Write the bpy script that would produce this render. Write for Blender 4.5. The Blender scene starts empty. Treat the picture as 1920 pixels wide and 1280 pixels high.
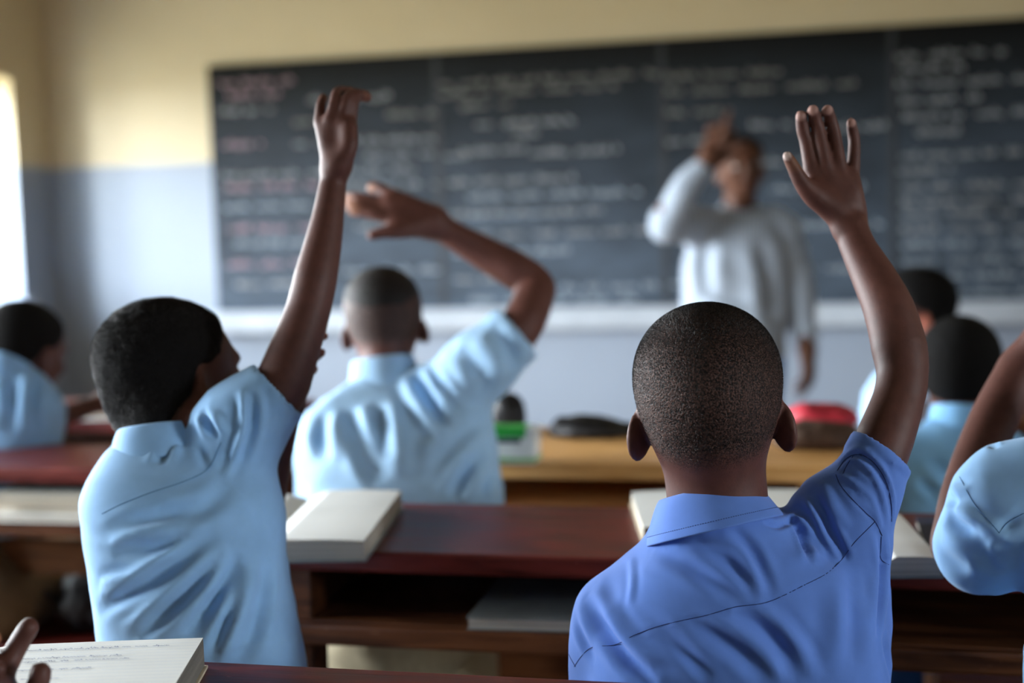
import bpy, bmesh, math, random
import numpy as np
from mathutils import Vector, Matrix
from mathutils.bvhtree import BVHTree

S = bpy.context.scene
COL = S.collection
random.seed(7)
np.random.seed(7)

# ------------------------------------------------------------------ camera
F = 50.0 / 36.0 * 1920.0
TH, PH, RO = math.radians(13.9), math.radians(4.82), math.radians(1.7)
CAM = Vector((0.0, 0.0, 1.25))
w0 = Vector((-math.sin(TH) * math.cos(PH), math.cos(TH) * math.cos(PH), -math.sin(PH)))
r0 = Vector((math.cos(TH), math.sin(TH), 0.0))
u0 = r0.cross(w0)
CR = r0 * math.cos(RO) - u0 * math.sin(RO)
CU = u0 * math.cos(RO) + r0 * math.sin(RO)
CW = w0


def ray(px, py):
    return CW + CR * ((px - 960.0) / F) - CU * ((py - 640.0) / F)


def P(px, py, d):
    return CAM + ray(px, py) * d


def PY(px, py, y):
    v = ray(px, py)
    return CAM + v * (y / v.y)


def PZ(px, py, z):
    v = ray(px, py)
    return CAM + v * ((z - CAM.z) / v.z)


cd = bpy.data.cameras.new('camera')
cam = bpy.data.objects.new('camera', cd)
COL.objects.link(cam)
cd.lens = 50.0
cd.sensor_width = 36.0
cd.clip_start = 0.02
m = Matrix((CR, CU, -CW)).transposed().to_4x4()
m.translation = CAM
cam.matrix_world = m
cd.dof.use_dof = True
cd.dof.focus_distance = 1.35
cd.dof.aperture_fstop = 2.5
S.camera = cam

# ------------------------------------------------------------------ world: overcast daylight
W = bpy.data.worlds.new('overcast_sky')
S.world = W
W.use_nodes = True
nt = W.node_tree
nt.nodes.clear()
wo = nt.nodes.new('ShaderNodeOutputWorld')
bg = nt.nodes.new('ShaderNodeBackground')
tc = nt.nodes.new('ShaderNodeTexCoord')
sx = nt.nodes.new('ShaderNodeSeparateXYZ')
rp = nt.nodes.new('ShaderNodeValToRGB')
rp.color_ramp.elements[0].position = 0.0
rp.color_ramp.elements[0].color = (0.16, 0.16, 0.12, 1)
rp.color_ramp.elements[1].position = 0.5
rp.color_ramp.elements[1].color = (0.9, 0.96, 1.0, 1)
e = rp.color_ramp.elements.new(0.47)
e.color = (0.22, 0.22, 0.17, 1)
e = rp.color_ramp.elements.new(1.0)
e.color = (0.75, 0.88, 1.0, 1)
ma = nt.nodes.new('ShaderNodeMath')
ma.operation = 'MULTIPLY_ADD'
ma.inputs[1].default_value = 0.5
ma.inputs[2].default_value = 0.5
nt.links.new(tc.outputs['Generated'], sx.inputs[0])
nt.links.new(sx.outputs['Z'], ma.inputs[0])
nt.links.new(ma.outputs[0], rp.inputs[0])
nt.links.new(rp.outputs[0], bg.inputs[0])
nt.links.new(bg.outputs[0], wo.inputs[0])
bg.inputs[1].default_value = 34.0

S.view_settings.view_transform = 'Standard'
S.view_settings.look = 'None'
S.view_settings.exposure = 1.25
S.view_settings.gamma = 1.0
S.view_settings.use_curve_mapping = False
S.cycles.max_bounces = 8
S.cycles.diffuse_bounces = 5
S.cycles.glossy_bounces = 3
S.cycles.transparent_max_bounces = 8
S.cycles.sample_clamp_indirect = 6.0
S.cycles.use_denoising = True

XL, XR, YB, YF, ZC = -3.83, 3.3, -2.2, P(960, 415, 6.4).y, 3.3
WINS_L = [(5.26, 5.94), (2.6, 4.6), (0.5, 2.3)]
WINS_R = [(-0.04, 0.58)]
WZ = (0.95, 1.98)


def portal(x, y0, y1, nx):
    ld = bpy.data.lights.new('window_daylight', 'AREA')
    ld.shape = 'RECTANGLE'
    ld.size = y1 - y0
    ld.size_y = WZ[1] - WZ[0]
    ld.cycles.is_portal = True
    o = bpy.data.objects.new('window_daylight', ld)
    COL.objects.link(o)
    o.location = (x, (y0 + y1) / 2, (WZ[0] + WZ[1]) / 2)
    # local -Z points into the room
    z = Vector((-nx, 0, 0))
    xx = Vector((0, 1, 0))
    yy = z.cross(xx)
    mm = Matrix((xx, yy, z)).transposed().to_4x4()
    mm.translation = o.location
    o.matrix_world = mm


for a, b in WINS_L:
    portal(XL - 0.02, a, b, 1)
for a, b in WINS_R:
    portal(XR + 0.02, a, b, -1)


# ------------------------------------------------------------------ materials
def N(nt, t, **kw):
    n = nt.nodes.new(t)
    for k, v in kw.items():
        setattr(n, k, v)
    return n


def mat(name, col, rough=0.6, spec=0.4, scale=30.0, amt=0.2, bump=0.0, bscale=200.0, attr=None, sheen=0.0, coat=0.0, detail=3.0, stretch=None, bdist=0.002):
    mt = bpy.data.materials.new(name)
    mt.use_nodes = True
    nt = mt.node_tree
    b = nt.nodes['Principled BSDF']
    b.inputs['Roughness'].default_value = rough
    b.inputs['Specular IOR Level'].default_value = spec
    b.inputs['Sheen Weight'].default_value = sheen
    b.inputs['Coat Weight'].default_value = coat
    b.inputs['Coat Roughness'].default_value = 0.12
    tcn = N(nt, 'ShaderNodeTexCoord')
    vec = tcn.outputs['Object']
    if stretch:
        mp = N(nt, 'ShaderNodeMapping')
        mp.inputs['Scale'].default_value = stretch
        nt.links.new(vec, mp.inputs[0])
        vec = mp.outputs[0]
    nz = N(nt, 'ShaderNodeTexNoise')
    nz.inputs['Scale'].default_value = scale
    nz.inputs['Detail'].default_value = detail
    nt.links.new(vec, nz.inputs['Vector'])
    mr = N(nt, 'ShaderNodeMapRange')
    mr.inputs['From Min'].default_value = 0.25
    mr.inputs['From Max'].default_value = 0.75
    mr.inputs['To Min'].default_value = 1 - amt
    mr.inputs['To Max'].default_value = 1 + amt
    nt.links.new(nz.outputs['Fac'], mr.inputs[0])
    vm = N(nt, 'ShaderNodeVectorMath', operation='SCALE')
    if attr:
        at = N(nt, 'ShaderNodeAttribute', attribute_name=attr)
        nt.links.new(at.outputs['Color'], vm.inputs[0])
    else:
        vm.inputs[0].default_value = col
    nt.links.new(mr.outputs[0], vm.inputs['Scale'])
    nt.links.new(vm.outputs[0], b.inputs['Base Color'])
    if bump:
        n2 = N(nt, 'ShaderNodeTexNoise')
        n2.inputs['Scale'].default_value = bscale
        n2.inputs['Detail'].default_value = 2.0
        nt.links.new(vec, n2.inputs['Vector'])
        bp = N(nt, 'ShaderNodeBump')
        bp.inputs['Strength'].default_value = bump
        bp.inputs['Distance'].default_value = bdist
        nt.links.new(n2.outputs['Fac'], bp.inputs['Height'])
        nt.links.new(bp.outputs[0], b.inputs['Normal'])
    return mt


def skin_mat():
    mt = mat('dark_skin', (1, 1, 1), 0.56, 0.42, 90, 0.14, 0.0, attr='paint')
    nt = mt.node_tree
    b = nt.nodes['Principled BSDF']
    old = b.inputs['Base Color'].links[0].from_socket
    at = N(nt, 'ShaderNodeAttribute', attribute_name='paint')
    tcn = N(nt, 'ShaderNodeTexCoord')
    sp = N(nt, 'ShaderNodeTexNoise')
    sp.inputs['Scale'].default_value = 520.0
    sp.inputs['Detail'].default_value = 3.0
    nt.links.new(tcn.outputs['Object'], sp.inputs['Vector'])
    mr = N(nt, 'ShaderNodeMapRange')
    mr.inputs['From Min'].default_value = 0.40
    mr.inputs['From Max'].default_value = 0.62
    mr.inputs['To Min'].default_value = 0.12
    mr.inputs['To Max'].default_value = 1.9
    nt.links.new(sp.outputs['Fac'], mr.inputs[0])
    vm = N(nt, 'ShaderNodeVectorMath', operation='SCALE')
    nt.links.new(old, vm.inputs[0])
    nt.links.new(mr.outputs[0], vm.inputs['Scale'])
    mx = N(nt, 'ShaderNodeMix', data_type='RGBA')
    nt.links.new(at.outputs['Alpha'], mx.inputs['Factor'])
    nt.links.new(old, mx.inputs[6])
    nt.links.new(vm.outputs[0], mx.inputs[7])
    nt.links.new(mx.outputs[2], b.inputs['Base Color'])
    sr = N(nt, 'ShaderNodeMapRange')
    sr.inputs['To Min'].default_value = 0.32
    sr.inputs['To Max'].default_value = 0.23
    nt.links.new(at.outputs['Alpha'], sr.inputs[0])
    nt.links.new(sr.outputs[0], b.inputs['Specular IOR Level'])
    st = N(nt, 'ShaderNodeMapRange')
    st.inputs['To Min'].default_value = 0.12
    st.inputs['To Max'].default_value = 1.0
    nt.links.new(at.outputs['Alpha'], st.inputs[0])
    bp = N(nt, 'ShaderNodeBump')
    bp.inputs['Distance'].default_value = 0.0016
    nt.links.new(st.outputs[0], bp.inputs['Strength'])
    nt.links.new(sp.outputs['Fac'], bp.inputs['Height'])
    nt.links.new(bp.outputs[0], b.inputs['Normal'])
    return mt


def wood(name, c1, c2, rough, coat=0.3, scale=6.0):
    mt = bpy.data.materials.new(name)
    mt.use_nodes = True
    nt = mt.node_tree
    b = nt.nodes['Principled BSDF']
    b.inputs['Coat Weight'].default_value = coat
    b.inputs['Coat Roughness'].default_value = 0.2
    b.inputs['Specular IOR Level'].default_value = 0.22
    tcn = N(nt, 'ShaderNodeTexCoord')
    mp = N(nt, 'ShaderNodeMapping')
    mp.inputs['Scale'].default_value = (1.0, 9.0, 9.0)
    nt.links.new(tcn.outputs['Object'], mp.inputs[0])
    nz = N(nt, 'ShaderNodeTexNoise')
    nz.inputs['Scale'].default_value = scale
    nz.inputs['Detail'].default_value = 6.0
    nz.inputs['Distortion'].default_value = 0.8
    nt.links.new(mp.outputs[0], nz.inputs['Vector'])
    cr = N(nt, 'ShaderNodeValToRGB')
    cr.color_ramp.elements[0].position = 0.35
    cr.color_ramp.elements[0].color = (*c1, 1)
    cr.color_ramp.elements[1].position = 0.68
    cr.color_ramp.elements[1].color = (*c2, 1)
    nt.links.new(nz.outputs['Fac'], cr.inputs[0])
    # scratches
    mp2 = N(nt, 'ShaderNodeMapping')
    mp2.inputs['Scale'].default_value = (25.0, 120.0, 120.0)
    mp2.inputs['Rotation'].default_value = (0, 0, 0.4)
    nt.links.new(tcn.outputs['Object'], mp2.inputs[0])
    n2 = N(nt, 'ShaderNodeTexNoise')
    n2.inputs['Scale'].default_value = 1.6
    n2.inputs['Detail'].default_value = 4.0
    nt.links.new(mp2.outputs[0], n2.inputs['Vector'])
    r2 = N(nt, 'ShaderNodeMapRange')
    r2.inputs['From Min'].default_value = 0.68
    r2.inputs['From Max'].default_value = 0.76
    nt.links.new(n2.outputs['Fac'], r2.inputs[0])
    mx = N(nt, 'ShaderNodeMix', data_type='RGBA')
    nt.links.new(r2.outputs[0], mx.inputs['Factor'])
    nt.links.new(cr.outputs[0], mx.inputs[6])
    mx.inputs[7].default_value = (*[min(1, v * 1.7 + 0.05) for v in c2], 1)
    nt.links.new(mx.outputs[2], b.inputs['Base Color'])
    r3 = N(nt, 'ShaderNodeMapRange')
    r3.inputs['To Min'].default_value = rough - 0.08
    r3.inputs['To Max'].default_value = rough + 0.12
    nt.links.new(nz.outputs['Fac'], r3.inputs[0])
    nt.links.new(r3.outputs[0], b.inputs['Roughness'])
    bp = N(nt, 'ShaderNodeBump')
    bp.inputs['Strength'].default_value = 0.25
    bp.inputs['Distance'].default_value = 0.002
    nt.links.new(nz.outputs['Fac'], bp.inputs['Height'])
    nt.links.new(bp.outputs[0], b.inputs['Normal'])
    return mt


def wall_mat(name, two=True):
    mt = bpy.data.materials.new(name)
    mt.use_nodes = True
    nt = mt.node_tree
    b = nt.nodes['Principled BSDF']
    b.inputs['Roughness'].default_value = 0.55
    ge = N(nt, 'ShaderNodeNewGeometry')
    sp = N(nt, 'ShaderNodeSeparateXYZ')
    nt.links.new(ge.outputs['Position'], sp.inputs[0])
    st = N(nt, 'ShaderNodeMath', operation='GREATER_THAN')
    nz0 = N(nt, 'ShaderNodeTexNoise')
    nz0.inputs['Scale'].default_value = 3.0
    nt.links.new(ge.outputs['Position'], nz0.inputs['Vector'])
    ad = N(nt, 'ShaderNodeMath', operation='MULTIPLY_ADD')
    ad.inputs[1].default_value = 0.012
    nt.links.new(nz0.outputs['Fac'], ad.inputs[0])
    nt.links.new(sp.outputs['Z'], ad.inputs[2])
    nt.links.new(ad.outputs[0], st.inputs[0])
    st.inputs[1].default_value = PAINT_Z
    mx = N(nt, 'ShaderNodeMix', data_type='RGBA')
    mx.inputs[6].default_value = (0.245, 0.29, 0.36, 1)
    mx.inputs[7].default_value = (0.56, 0.475, 0.315, 1)
    nt.links.new(st.outputs[0], mx.inputs['Factor'])
    nz = N(nt, 'ShaderNodeTexNoise')
    nz.inputs['Scale'].default_value = 1.7
    nz.inputs['Detail'].default_value = 6.0
    nt.links.new(ge.outputs['Position'], nz.inputs['Vector'])
    mr = N(nt, 'ShaderNodeMapRange')
    mr.inputs['To Min'].default_value = 0.86
    mr.inputs['To Max'].default_value = 1.12
    nt.links.new(nz.outputs['Fac'], mr.inputs[0])
    vm = N(nt, 'ShaderNodeVectorMath', operation='SCALE')
    nt.links.new(mx.outputs[2], vm.inputs[0])
    nt.links.new(mr.outputs[0], vm.inputs['Scale'])
    nt.links.new(vm.outputs[0], b.inputs['Base Color'])
    n3 = N(nt, 'ShaderNodeTexNoise')
    n3.inputs['Scale'].default_value = 60.0
    nt.links.new(ge.outputs['Position'], n3.inputs['Vector'])
    bp = N(nt, 'ShaderNodeBump')
    bp.inputs['Strength'].default_value = 0.2
    bp.inputs['Distance'].default_value = 0.004
    nt.links.new(n3.outputs['Fac'], bp.inputs['Height'])
    nt.links.new(bp.outputs[0], b.inputs['Normal'])
    return mt


PAINT_Z = PY(250, 307, YF).z
M = {}
M['wall'] = wall_mat('two_tone_wall_paint')
M['floor'] = mat('cement_floor', (0.27, 0.165, 0.085), 0.6, 0.3, 4, 0.3, 0.3, 40)
M['ceiling'] = mat('timber_ceiling', (0.30, 0.27, 0.22), 0.8, 0.2, 2, 0.08)
M['winframe'] = mat('window_paint', (0.45, 0.47, 0.5), 0.45, 0.4, 10, 0.1)
M['ledge'] = mat('pale_cement', (0.38, 0.42, 0.47), 0.6, 0.3, 8, 0.12)
M['red_wood'] = wood('dark_red_varnished_wood', (0.050, 0.006, 0.005), (0.16, 0.023, 0.016), 0.38, 0.03)
M['brown_wood'] = wood('brown_varnished_wood', (0.042, 0.013, 0.0055), (0.15, 0.052, 0.018), 0.4, 0.08)
M['tan_wood'] = wood('tan_varnished_wood', (0.56, 0.28, 0.085), (0.84, 0.49, 0.20), 0.34, 0.12)
M['rail_wood'] = wood('orange_brown_wood', (0.08, 0.030, 0.010), (0.20, 0.085, 0.028), 0.4, 0.08)
M['dark_edges'] = mat('grey_page_edges', (0.20, 0.185, 0.16), 0.8, 0.1, 3, 0.3, 0.6, 40, stretch=(1, 1, 60))
M['paper'] = mat('white_paper', (0.78, 0.79, 0.77), 0.7, 0.2, 12, 0.06)
M['page_edge'] = mat('page_edges', (0.55, 0.5, 0.42), 0.8, 0.1, 3, 0.3, 0.6, 40, stretch=(1, 1, 60))
M['ink'] = mat('blue_black_ink', (0.20, 0.23, 0.34), 0.6)
M['rule'] = mat('ruled_line', (0.42, 0.5, 0.62), 0.7)
M['navy'] = mat('navy_cover', (0.02, 0.03, 0.07), 0.5)
M['greycover'] = mat('grey_cover', (0.22, 0.24, 0.23), 0.5)
M['kraft'] = mat('kraft_cover', (0.5, 0.43, 0.31), 0.7)
M['green'] = mat('green_print', (0.03, 0.42, 0.06), 0.4)
M['whitebox'] = mat('white_card', (0.8, 0.84, 0.84), 0.4)
M['black'] = mat('black_nylon', (0.006, 0.006, 0.008), 0.6, 0.4, 60, 0.3, 0.3, 150)
M['redcloth'] = mat('red_nylon', (0.5, 0.03, 0.05), 0.55, 0.3, 60, 0.2, 0.3, 100)
M['browncloth'] = mat('brown_cloth', (0.085, 0.05, 0.035), 0.8, 0.2, 60, 0.3, 0.3, 100)
M['chalk'] = mat('white_chalk', (0.8, 0.8, 0.78), 0.9)
M['skin'] = skin_mat()
M['hair'] = mat('black_hair', (0.005, 0.0045, 0.0045), 0.8, 0.12, 300, 0.5, 0.9, 420, bdist=0.003)
M['fade'] = mat('short_faded_hair', (0.009, 0.007, 0.006), 0.65, 0.25, 120, 0.5, 0.8, 500, bdist=0.002)
M['stubble'] = mat('cropped_black_hair', (0.007, 0.005, 0.005), 0.5, 0.2)
M['eye'] = mat('eye_white', (0.6, 0.55, 0.5), 0.2)
M['iris'] = mat('dark_iris', (0.01, 0.006, 0.004), 0.15)
M['khaki'] = mat('khaki_cotton', (0.20, 0.15, 0.09), 0.85, 0.2, 60, 0.15, 0.3, 300)
M['khaki_light'] = mat('pale_khaki_cotton', (0.36, 0.31, 0.21), 0.85, 0.2, 60, 0.15, 0.3, 300)
M['darktrouser'] = mat('dark_grey_cotton', (0.05, 0.05, 0.055), 0.85, 0.2, 60, 0.15)
M['jean'] = mat('blue_trouser_cotton', (0.025, 0.10, 0.33), 0.8, 0.2, 60, 0.15)


def fabric(name, col, amt=0.1):
    return mat(name, col, 0.82, 0.2, 25, amt, 0.15, 1500, sheen=0.15, detail=6, bdist=0.0006)


M['royal'] = fabric('blue_shirt_cotton', (0.105, 0.215, 0.60))
M['royal_dark'] = mat('dark_blue_thread', (0.012, 0.03, 0.14), 0.8)
M['sky'] = fabric('light_blue_shirt_cotton', (0.25, 0.45, 0.71))
M['sky2'] = fabric('pale_blue_shirt_cotton', (0.37, 0.585, 0.82))
M['sky3'] = fabric('bright_blue_shirt_cotton', (0.24, 0.52, 0.85))
M['sky_dark'] = mat('mid_blue_thread', (0.05, 0.14, 0.30), 0.8)


# ------------------------------------------------------------------ object helpers
def link(name, me, m, parent=None, smooth=False):
    o = bpy.data.objects.new(name, me)
    COL.objects.link(o)
    if m is not None:
        for mm in (m if isinstance(m, (list, tuple)) else [m]):
            me.materials.append(mm)
    if parent is not None:
        o.parent = parent
        o.matrix_parent_inverse = parent.matrix_world.inverted()
    if smooth:
        me.polygons.foreach_set('use_smooth', [True] * len(me.polygons))
    return o


def tag(o, label=None, cat=None, group=None, kind=None):
    for k, v in (('label', label), ('category', cat), ('group', group), ('kind', kind)):
        if v:
            o[k] = v
    return o


def empty(name, loc, label, cat, group=None):
    o = bpy.data.objects.new(name, None)
    COL.objects.link(o)
    o.empty_display_size = 0.1
    o.location = loc
    o.matrix_world = Matrix.Translation(Vector(loc))
    return tag(o, label, cat, group)


def box_bm(bm, lo, hi, bev=0.0, rot=None, piv=None):
    lo, hi = Vector(lo), Vector(hi)
    c = (lo + hi) / 2
    s = hi - lo
    r = bmesh.ops.create_cube(bm, size=1.0)
    vs = r['verts']
    bmesh.ops.scale(bm, vec=s, verts=vs)
    if bev:
        es = list({e for v in vs for e in v.link_edges})
        rr = bmesh.ops.bevel(bm, geom=es, offset=bev, segments=2, affect='EDGES', profile=0.6)
        vs = list({v for f in rr['faces'] for v in f.verts} | {v for v in vs if v.is_valid})
    bmesh.ops.translate(bm, vec=c, verts=vs)
    if rot is not None:
        bmesh.ops.rotate(bm, cent=piv or c, matrix=rot, verts=vs)
    return vs


def box(name, lo, hi, m, parent=None, bev=0.004, rot=None, piv=None):
    bm = bmesh.new()
    box_bm(bm, lo, hi, bev, rot, piv)
    me = bpy.data.meshes.new(name)
    bm.to_mesh(me)
    bm.free()
    return link(name, me, m, parent)


def tube_arrays(pts, r, n=6, closed=False):
    pts = [Vector(p) for p in pts]
    V, Fc = [], []
    k = len(pts)
    up = Vector((0.13, 0.27, 0.95)).normalized()
    for i, p in enumerate(pts):
        t = (pts[min(i + 1, k - 1)] - pts[max(i - 1, 0)])
        if t.length < 1e-9:
            t = Vector((1, 0, 0))
        t.normalize()
        a = t.cross(up)
        if a.length < 0.05:
            a = t.cross(Vector((1, 0, 0)))
        a.normalize()
        b = t.cross(a)
        ri = r[i] if isinstance(r, (list, tuple)) else r
        for j in range(n):
            an = 2 * math.pi * j / n
            V.append(p + a * (math.cos(an) * ri) + b * (math.sin(an) * ri))
    for i in range(k - 1):
        for j in range(n):
            Fc.append((i * n + j, i * n + (j + 1) % n, (i + 1) * n + (j + 1) % n, (i + 1) * n + j))
    Fc.append(tuple(range(n - 1, -1, -1)))
    Fc.append(tuple((k - 1) * n + j for j in range(n)))
    return V, Fc


def tubes(name, lines, r, m, parent=None, n=6):
    V, Fc = [], []
    for l in lines:
        v, f = tube_arrays(l, r, n)
        o = len(V)
        V += v
        Fc += [tuple(i + o for i in q) for q in f]
    me = bpy.data.meshes.new(name)
    me.from_pydata([tuple(v) for v in V], [], Fc)
    return link(name, me, m, parent, True)


# ------------------------------------------------------------------ signed-distance modelling
def A(v):
    return np.array(v, dtype=np.float32)


def nz3(p, seed=0):
    """smooth value noise in -1..1 at points p (N,3)"""
    i = np.floor(p).astype(np.int64)
    f = (p - i).astype(np.float32)
    f = f * f * (3 - 2 * f)

    def h(x, y, z):
        n = (x * 374761393 + y * 668265263 + z * 2147483647 + seed * 974711) & 0x7fffffff
        n = ((n ^ (n >> 13)) * 1274126177) & 0x7fffffff
        n = n ^ (n >> 16)
        return (n & 0xffff).astype(np.float32) / 32767.5 - 1.0
    r = 0
    for dx in (0, 1):
        for dy in (0, 1):
            for dz in (0, 1):
                wgt = (f[:, 0] if dx else 1 - f[:, 0]) * (f[:, 1] if dy else 1 - f[:, 1]) * (f[:, 2] if dz else 1 - f[:, 2])
                r = r + wgt * h(i[:, 0] + dx, i[:, 1] + dy, i[:, 2] + dz)
    return r


class SDF:
    def __init__(s):
        s.ops = []
        s.paint = []

    def add(s, fn, lo, hi, k=0.0, sub=False):
        s.ops.append((fn, A(lo), A(hi), k, sub))

    def cone(s, a, b, ra, rb, k=0.02, sub=False, flat=None, cap=False, capa=False, capn=None):
        a, b = A(a), A(b)
        cn = None if capn is None else A(capn)
        ba = b - a
        L2 = max(float(ba @ ba), 1e-9)
        L = math.sqrt(L2)
        R = max(ra, rb) * (1.0 if capn is None else 1.9)

        def fn(p):
            q = p - a
            if flat is not None:
                n, sc = A(flat[0]), flat[1]
                q = q + np.outer(q @ n, n) * (1.0 / sc - 1.0)
            t = (q @ ba) / L2
            tc_ = np.clip(t, 0, 1)
            rad = np.linalg.norm(q - tc_[:, None] * ba, axis=1) - (ra + (rb - ra) * tc_)
            if cap or capa:
                r2 = np.linalg.norm(q - t[:, None] * ba, axis=1) - (ra + (rb - ra) * np.clip(t, 0, 1))
                rad = np.where((t > 1) & cap | (t < 0) & capa, r2, rad)
                if cap:
                    rad = np.maximum(rad, (t - 1) * L if cn is None else (p - b) @ cn)
                if capa:
                    rad = np.maximum(rad, -t * L)
            return rad
        s.add(fn, np.minimum(a, b) - R, np.maximum(a, b) + R, k, sub)

    def chain(s, pts, k=0.02, flat=None):
        """one smooth tapering limb through the joints (hard union inside, k towards the rest)"""
        if len(pts) < 3:
            (a, ra), (b, rb) = pts
            s.cone(a, b, ra, rb, k)
            return
        X = [np.array([*p, r], np.float32) for p, r in pts]
        X = [2 * X[0] - X[1]] + X + [2 * X[-1] - X[-2]]
        Y = []
        for i in range(1, len(X) - 2):
            n = 3
            for j in range(n):
                t = j / n
                a, b, c, d = X[i - 1], X[i], X[i + 1], X[i + 2]
                y = 0.5 * (2 * b + (c - a) * t + (2 * a - 5 * b + 4 * c - d) * t * t + (3 * b - a - 3 * c + d) * t ** 3)
                y[3] = b[3] + (c[3] - b[3]) * t
                Y.append(y)
        Y.append(X[-2])
        Y = np.array(Y, np.float32)
        a, ba = Y[:-1, :3], Y[1:, :3] - Y[:-1, :3]
        L2 = np.maximum((ba ** 2).sum(1), 1e-9)
        ra, dr = Y[:-1, 3], Y[1:, 3] - Y[:-1, 3]

        def fn(p):
            out = None
            for i in range(len(a)):
                q = p - a[i]
                t = np.clip((q @ ba[i]) / L2[i], 0, 1)
                q -= t[:, None] * ba[i]
                e = np.sqrt(np.einsum('ij,ij->i', q, q)) - (ra[i] + dr[i] * t)
                out = e if out is None else np.minimum(out, e)
            return out
        R = Y[:, 3].max()
        s.add(fn, Y[:, :3].min(0) - R, Y[:, :3].max(0) + R, k)

    def limb(s, pts, k=0.02, sc=1.0, add=0.0, flat=None):
        """points (px, py, depth, half width in px)"""
        q = [(P(x, y, d), r * d / F * sc + add) for x, y, d, r in pts]
        s.chain(q, k, flat)
        return q

    def ell(s, c, r, R=None, k=0.02, sub=False):
        c, r = A(c), A(r)
        Rm = np.eye(3, dtype=np.float32) if R is None else np.array(R, dtype=np.float32)
        ext = np.abs(Rm) @ r

        def fn(p):
            q = (p - c) @ Rm
            k0 = np.linalg.norm(q / r, axis=1)
            k1 = np.linalg.norm(q / (r * r), axis=1) + 1e-9
            return k0 * (k0 - 1.0) / k1
        s.add(fn, c - ext, c + ext, k, sub)

    def loft(s, st, xdir, n=2.5, k=0.02, grow=0.0):
        """st: list of (center, rx, ry) rising in z; cross-sections horizontal"""
        st = sorted(st, key=lambda q: q[0][2])
        z = A([q[0][2] for q in st])
        zz = np.linspace(z[0], z[-1], 160)
        ker = np.hanning(25)
        ker /= ker.sum()

        def res(v):
            y = np.interp(zz, z, v)
            yp = np.concatenate([2 * y[0] - y[12:0:-1], y, 2 * y[-1] - y[-2:-14:-1]])
            return np.convolve(yp, ker, 'valid')
        cx, cy = res([q[0][0] for q in st]), res([q[0][1] for q in st])
        rx, ry = res([q[1] + grow for q in st]), res([q[2] + grow for q in st])
        X = A(xdir)
        X = X / np.linalg.norm(X)
        Y = A((-X[1], X[0], 0))
        R = float(max(rx.max(), ry.max()))

        def fn(p):
            h = p[:, 2]
            q0 = p[:, 0] - np.interp(h, zz, cx)
            q1 = p[:, 1] - np.interp(h, zz, cy)
            a, b = np.interp(h, zz, rx), np.interp(h, zz, ry)
            u = np.abs(q0 * X[0] + q1 * X[1]) / a
            v = np.abs(q0 * Y[0] + q1 * Y[1]) / b
            d = ((u ** n + v ** n) ** (1.0 / n) - 1.0) * np.minimum(a, b)
            return np.maximum(np.maximum(d, h - zz[-1]), zz[0] - h).astype(np.float32)
        s.add(fn, (cx.min() - R, cy.min() - R, z[0]), (cx.max() + R, cy.max() + R, z[-1]), k)

    def eval(s, p):
        d = np.full(len(p), 0.3, dtype=np.float32)
        for fn, lo, hi, k, sub in s.ops:
            mg = 0.035 + k
            mk = np.all((p > lo - mg) & (p < hi + mg), axis=1)
            if not mk.any():
                continue
            e = fn(p[mk]).astype(np.float32)
            b = d[mk]
            if sub:
                e = -e
                if k > 0:
                    h = np.maximum(k - np.abs(b - e), 0) / k
                    d[mk] = np.maximum(b, e) + h * h * k * 0.25
                else:
                    d[mk] = np.maximum(b, e)
            else:
                if k > 0:
                    h = np.maximum(k - np.abs(b - e), 0) / k
                    d[mk] = np.minimum(b, e) - h * h * k * 0.25
                else:
                    d[mk] = np.minimum(b, e)
        return d

    def mesh(s, h, smooth=1):
        B = 6
        lo = np.min([o[1] for o in s.ops if not o[4]], axis=0) - 3 * h
        hi = np.max([o[2] for o in s.ops if not o[4]], axis=0) + 3 * h
        nb = np.ceil((hi - lo) / (h * B)).astype(int) + 1
        g = np.stack(np.meshgrid(*[np.arange(n) for n in nb], indexing='ij'), -1).reshape(-1, 3)
        cen = (lo + (g + 0.5) * h * B - 0.5 * h).astype(np.float32)
        dc = s.eval(cen)
        act = np.abs(dc) < B * h * 0.87 * 1.9 + 0.004
        ai = act.reshape(nb)
        D = np.repeat(np.repeat(np.repeat(np.where(dc < 0, -1, 1).astype(np.float32).reshape(nb), B, 0), B, 1), B, 2)
        ag = g[ai.reshape(-1)]
        loc = np.stack(np.meshgrid(*[np.arange(B)] * 3, indexing='ij'), -1).reshape(-1, 3)
        CH = 1500
        for i in range(0, len(ag), CH):
            idx = (ag[i:i + CH, None, :] * B + loc[None]).reshape(-1, 3)
            D[idx[:, 0], idx[:, 1], idx[:, 2]] = s.eval((lo + idx * h).astype(np.float32))
        I = D < 0
        any_ = np.zeros(tuple(np.array(D.shape) - 1), bool)
        all_ = np.ones_like(any_)
        sl = [slice(0, -1), slice(1, None)]
        for a in (0, 1):
            for b in (0, 1):
                for c in (0, 1):
                    v = I[sl[a], sl[b], sl[c]]
                    any_ |= v
                    all_ &= v
        cells = np.argwhere(any_ & ~all_)
        vid = np.full(any_.shape, -1, np.int64)
        vid[cells[:, 0], cells[:, 1], cells[:, 2]] = np.arange(len(cells))
        acc = np.zeros((len(cells), 3), np.float32)
        cnt = np.zeros(len(cells), np.float32)
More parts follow.
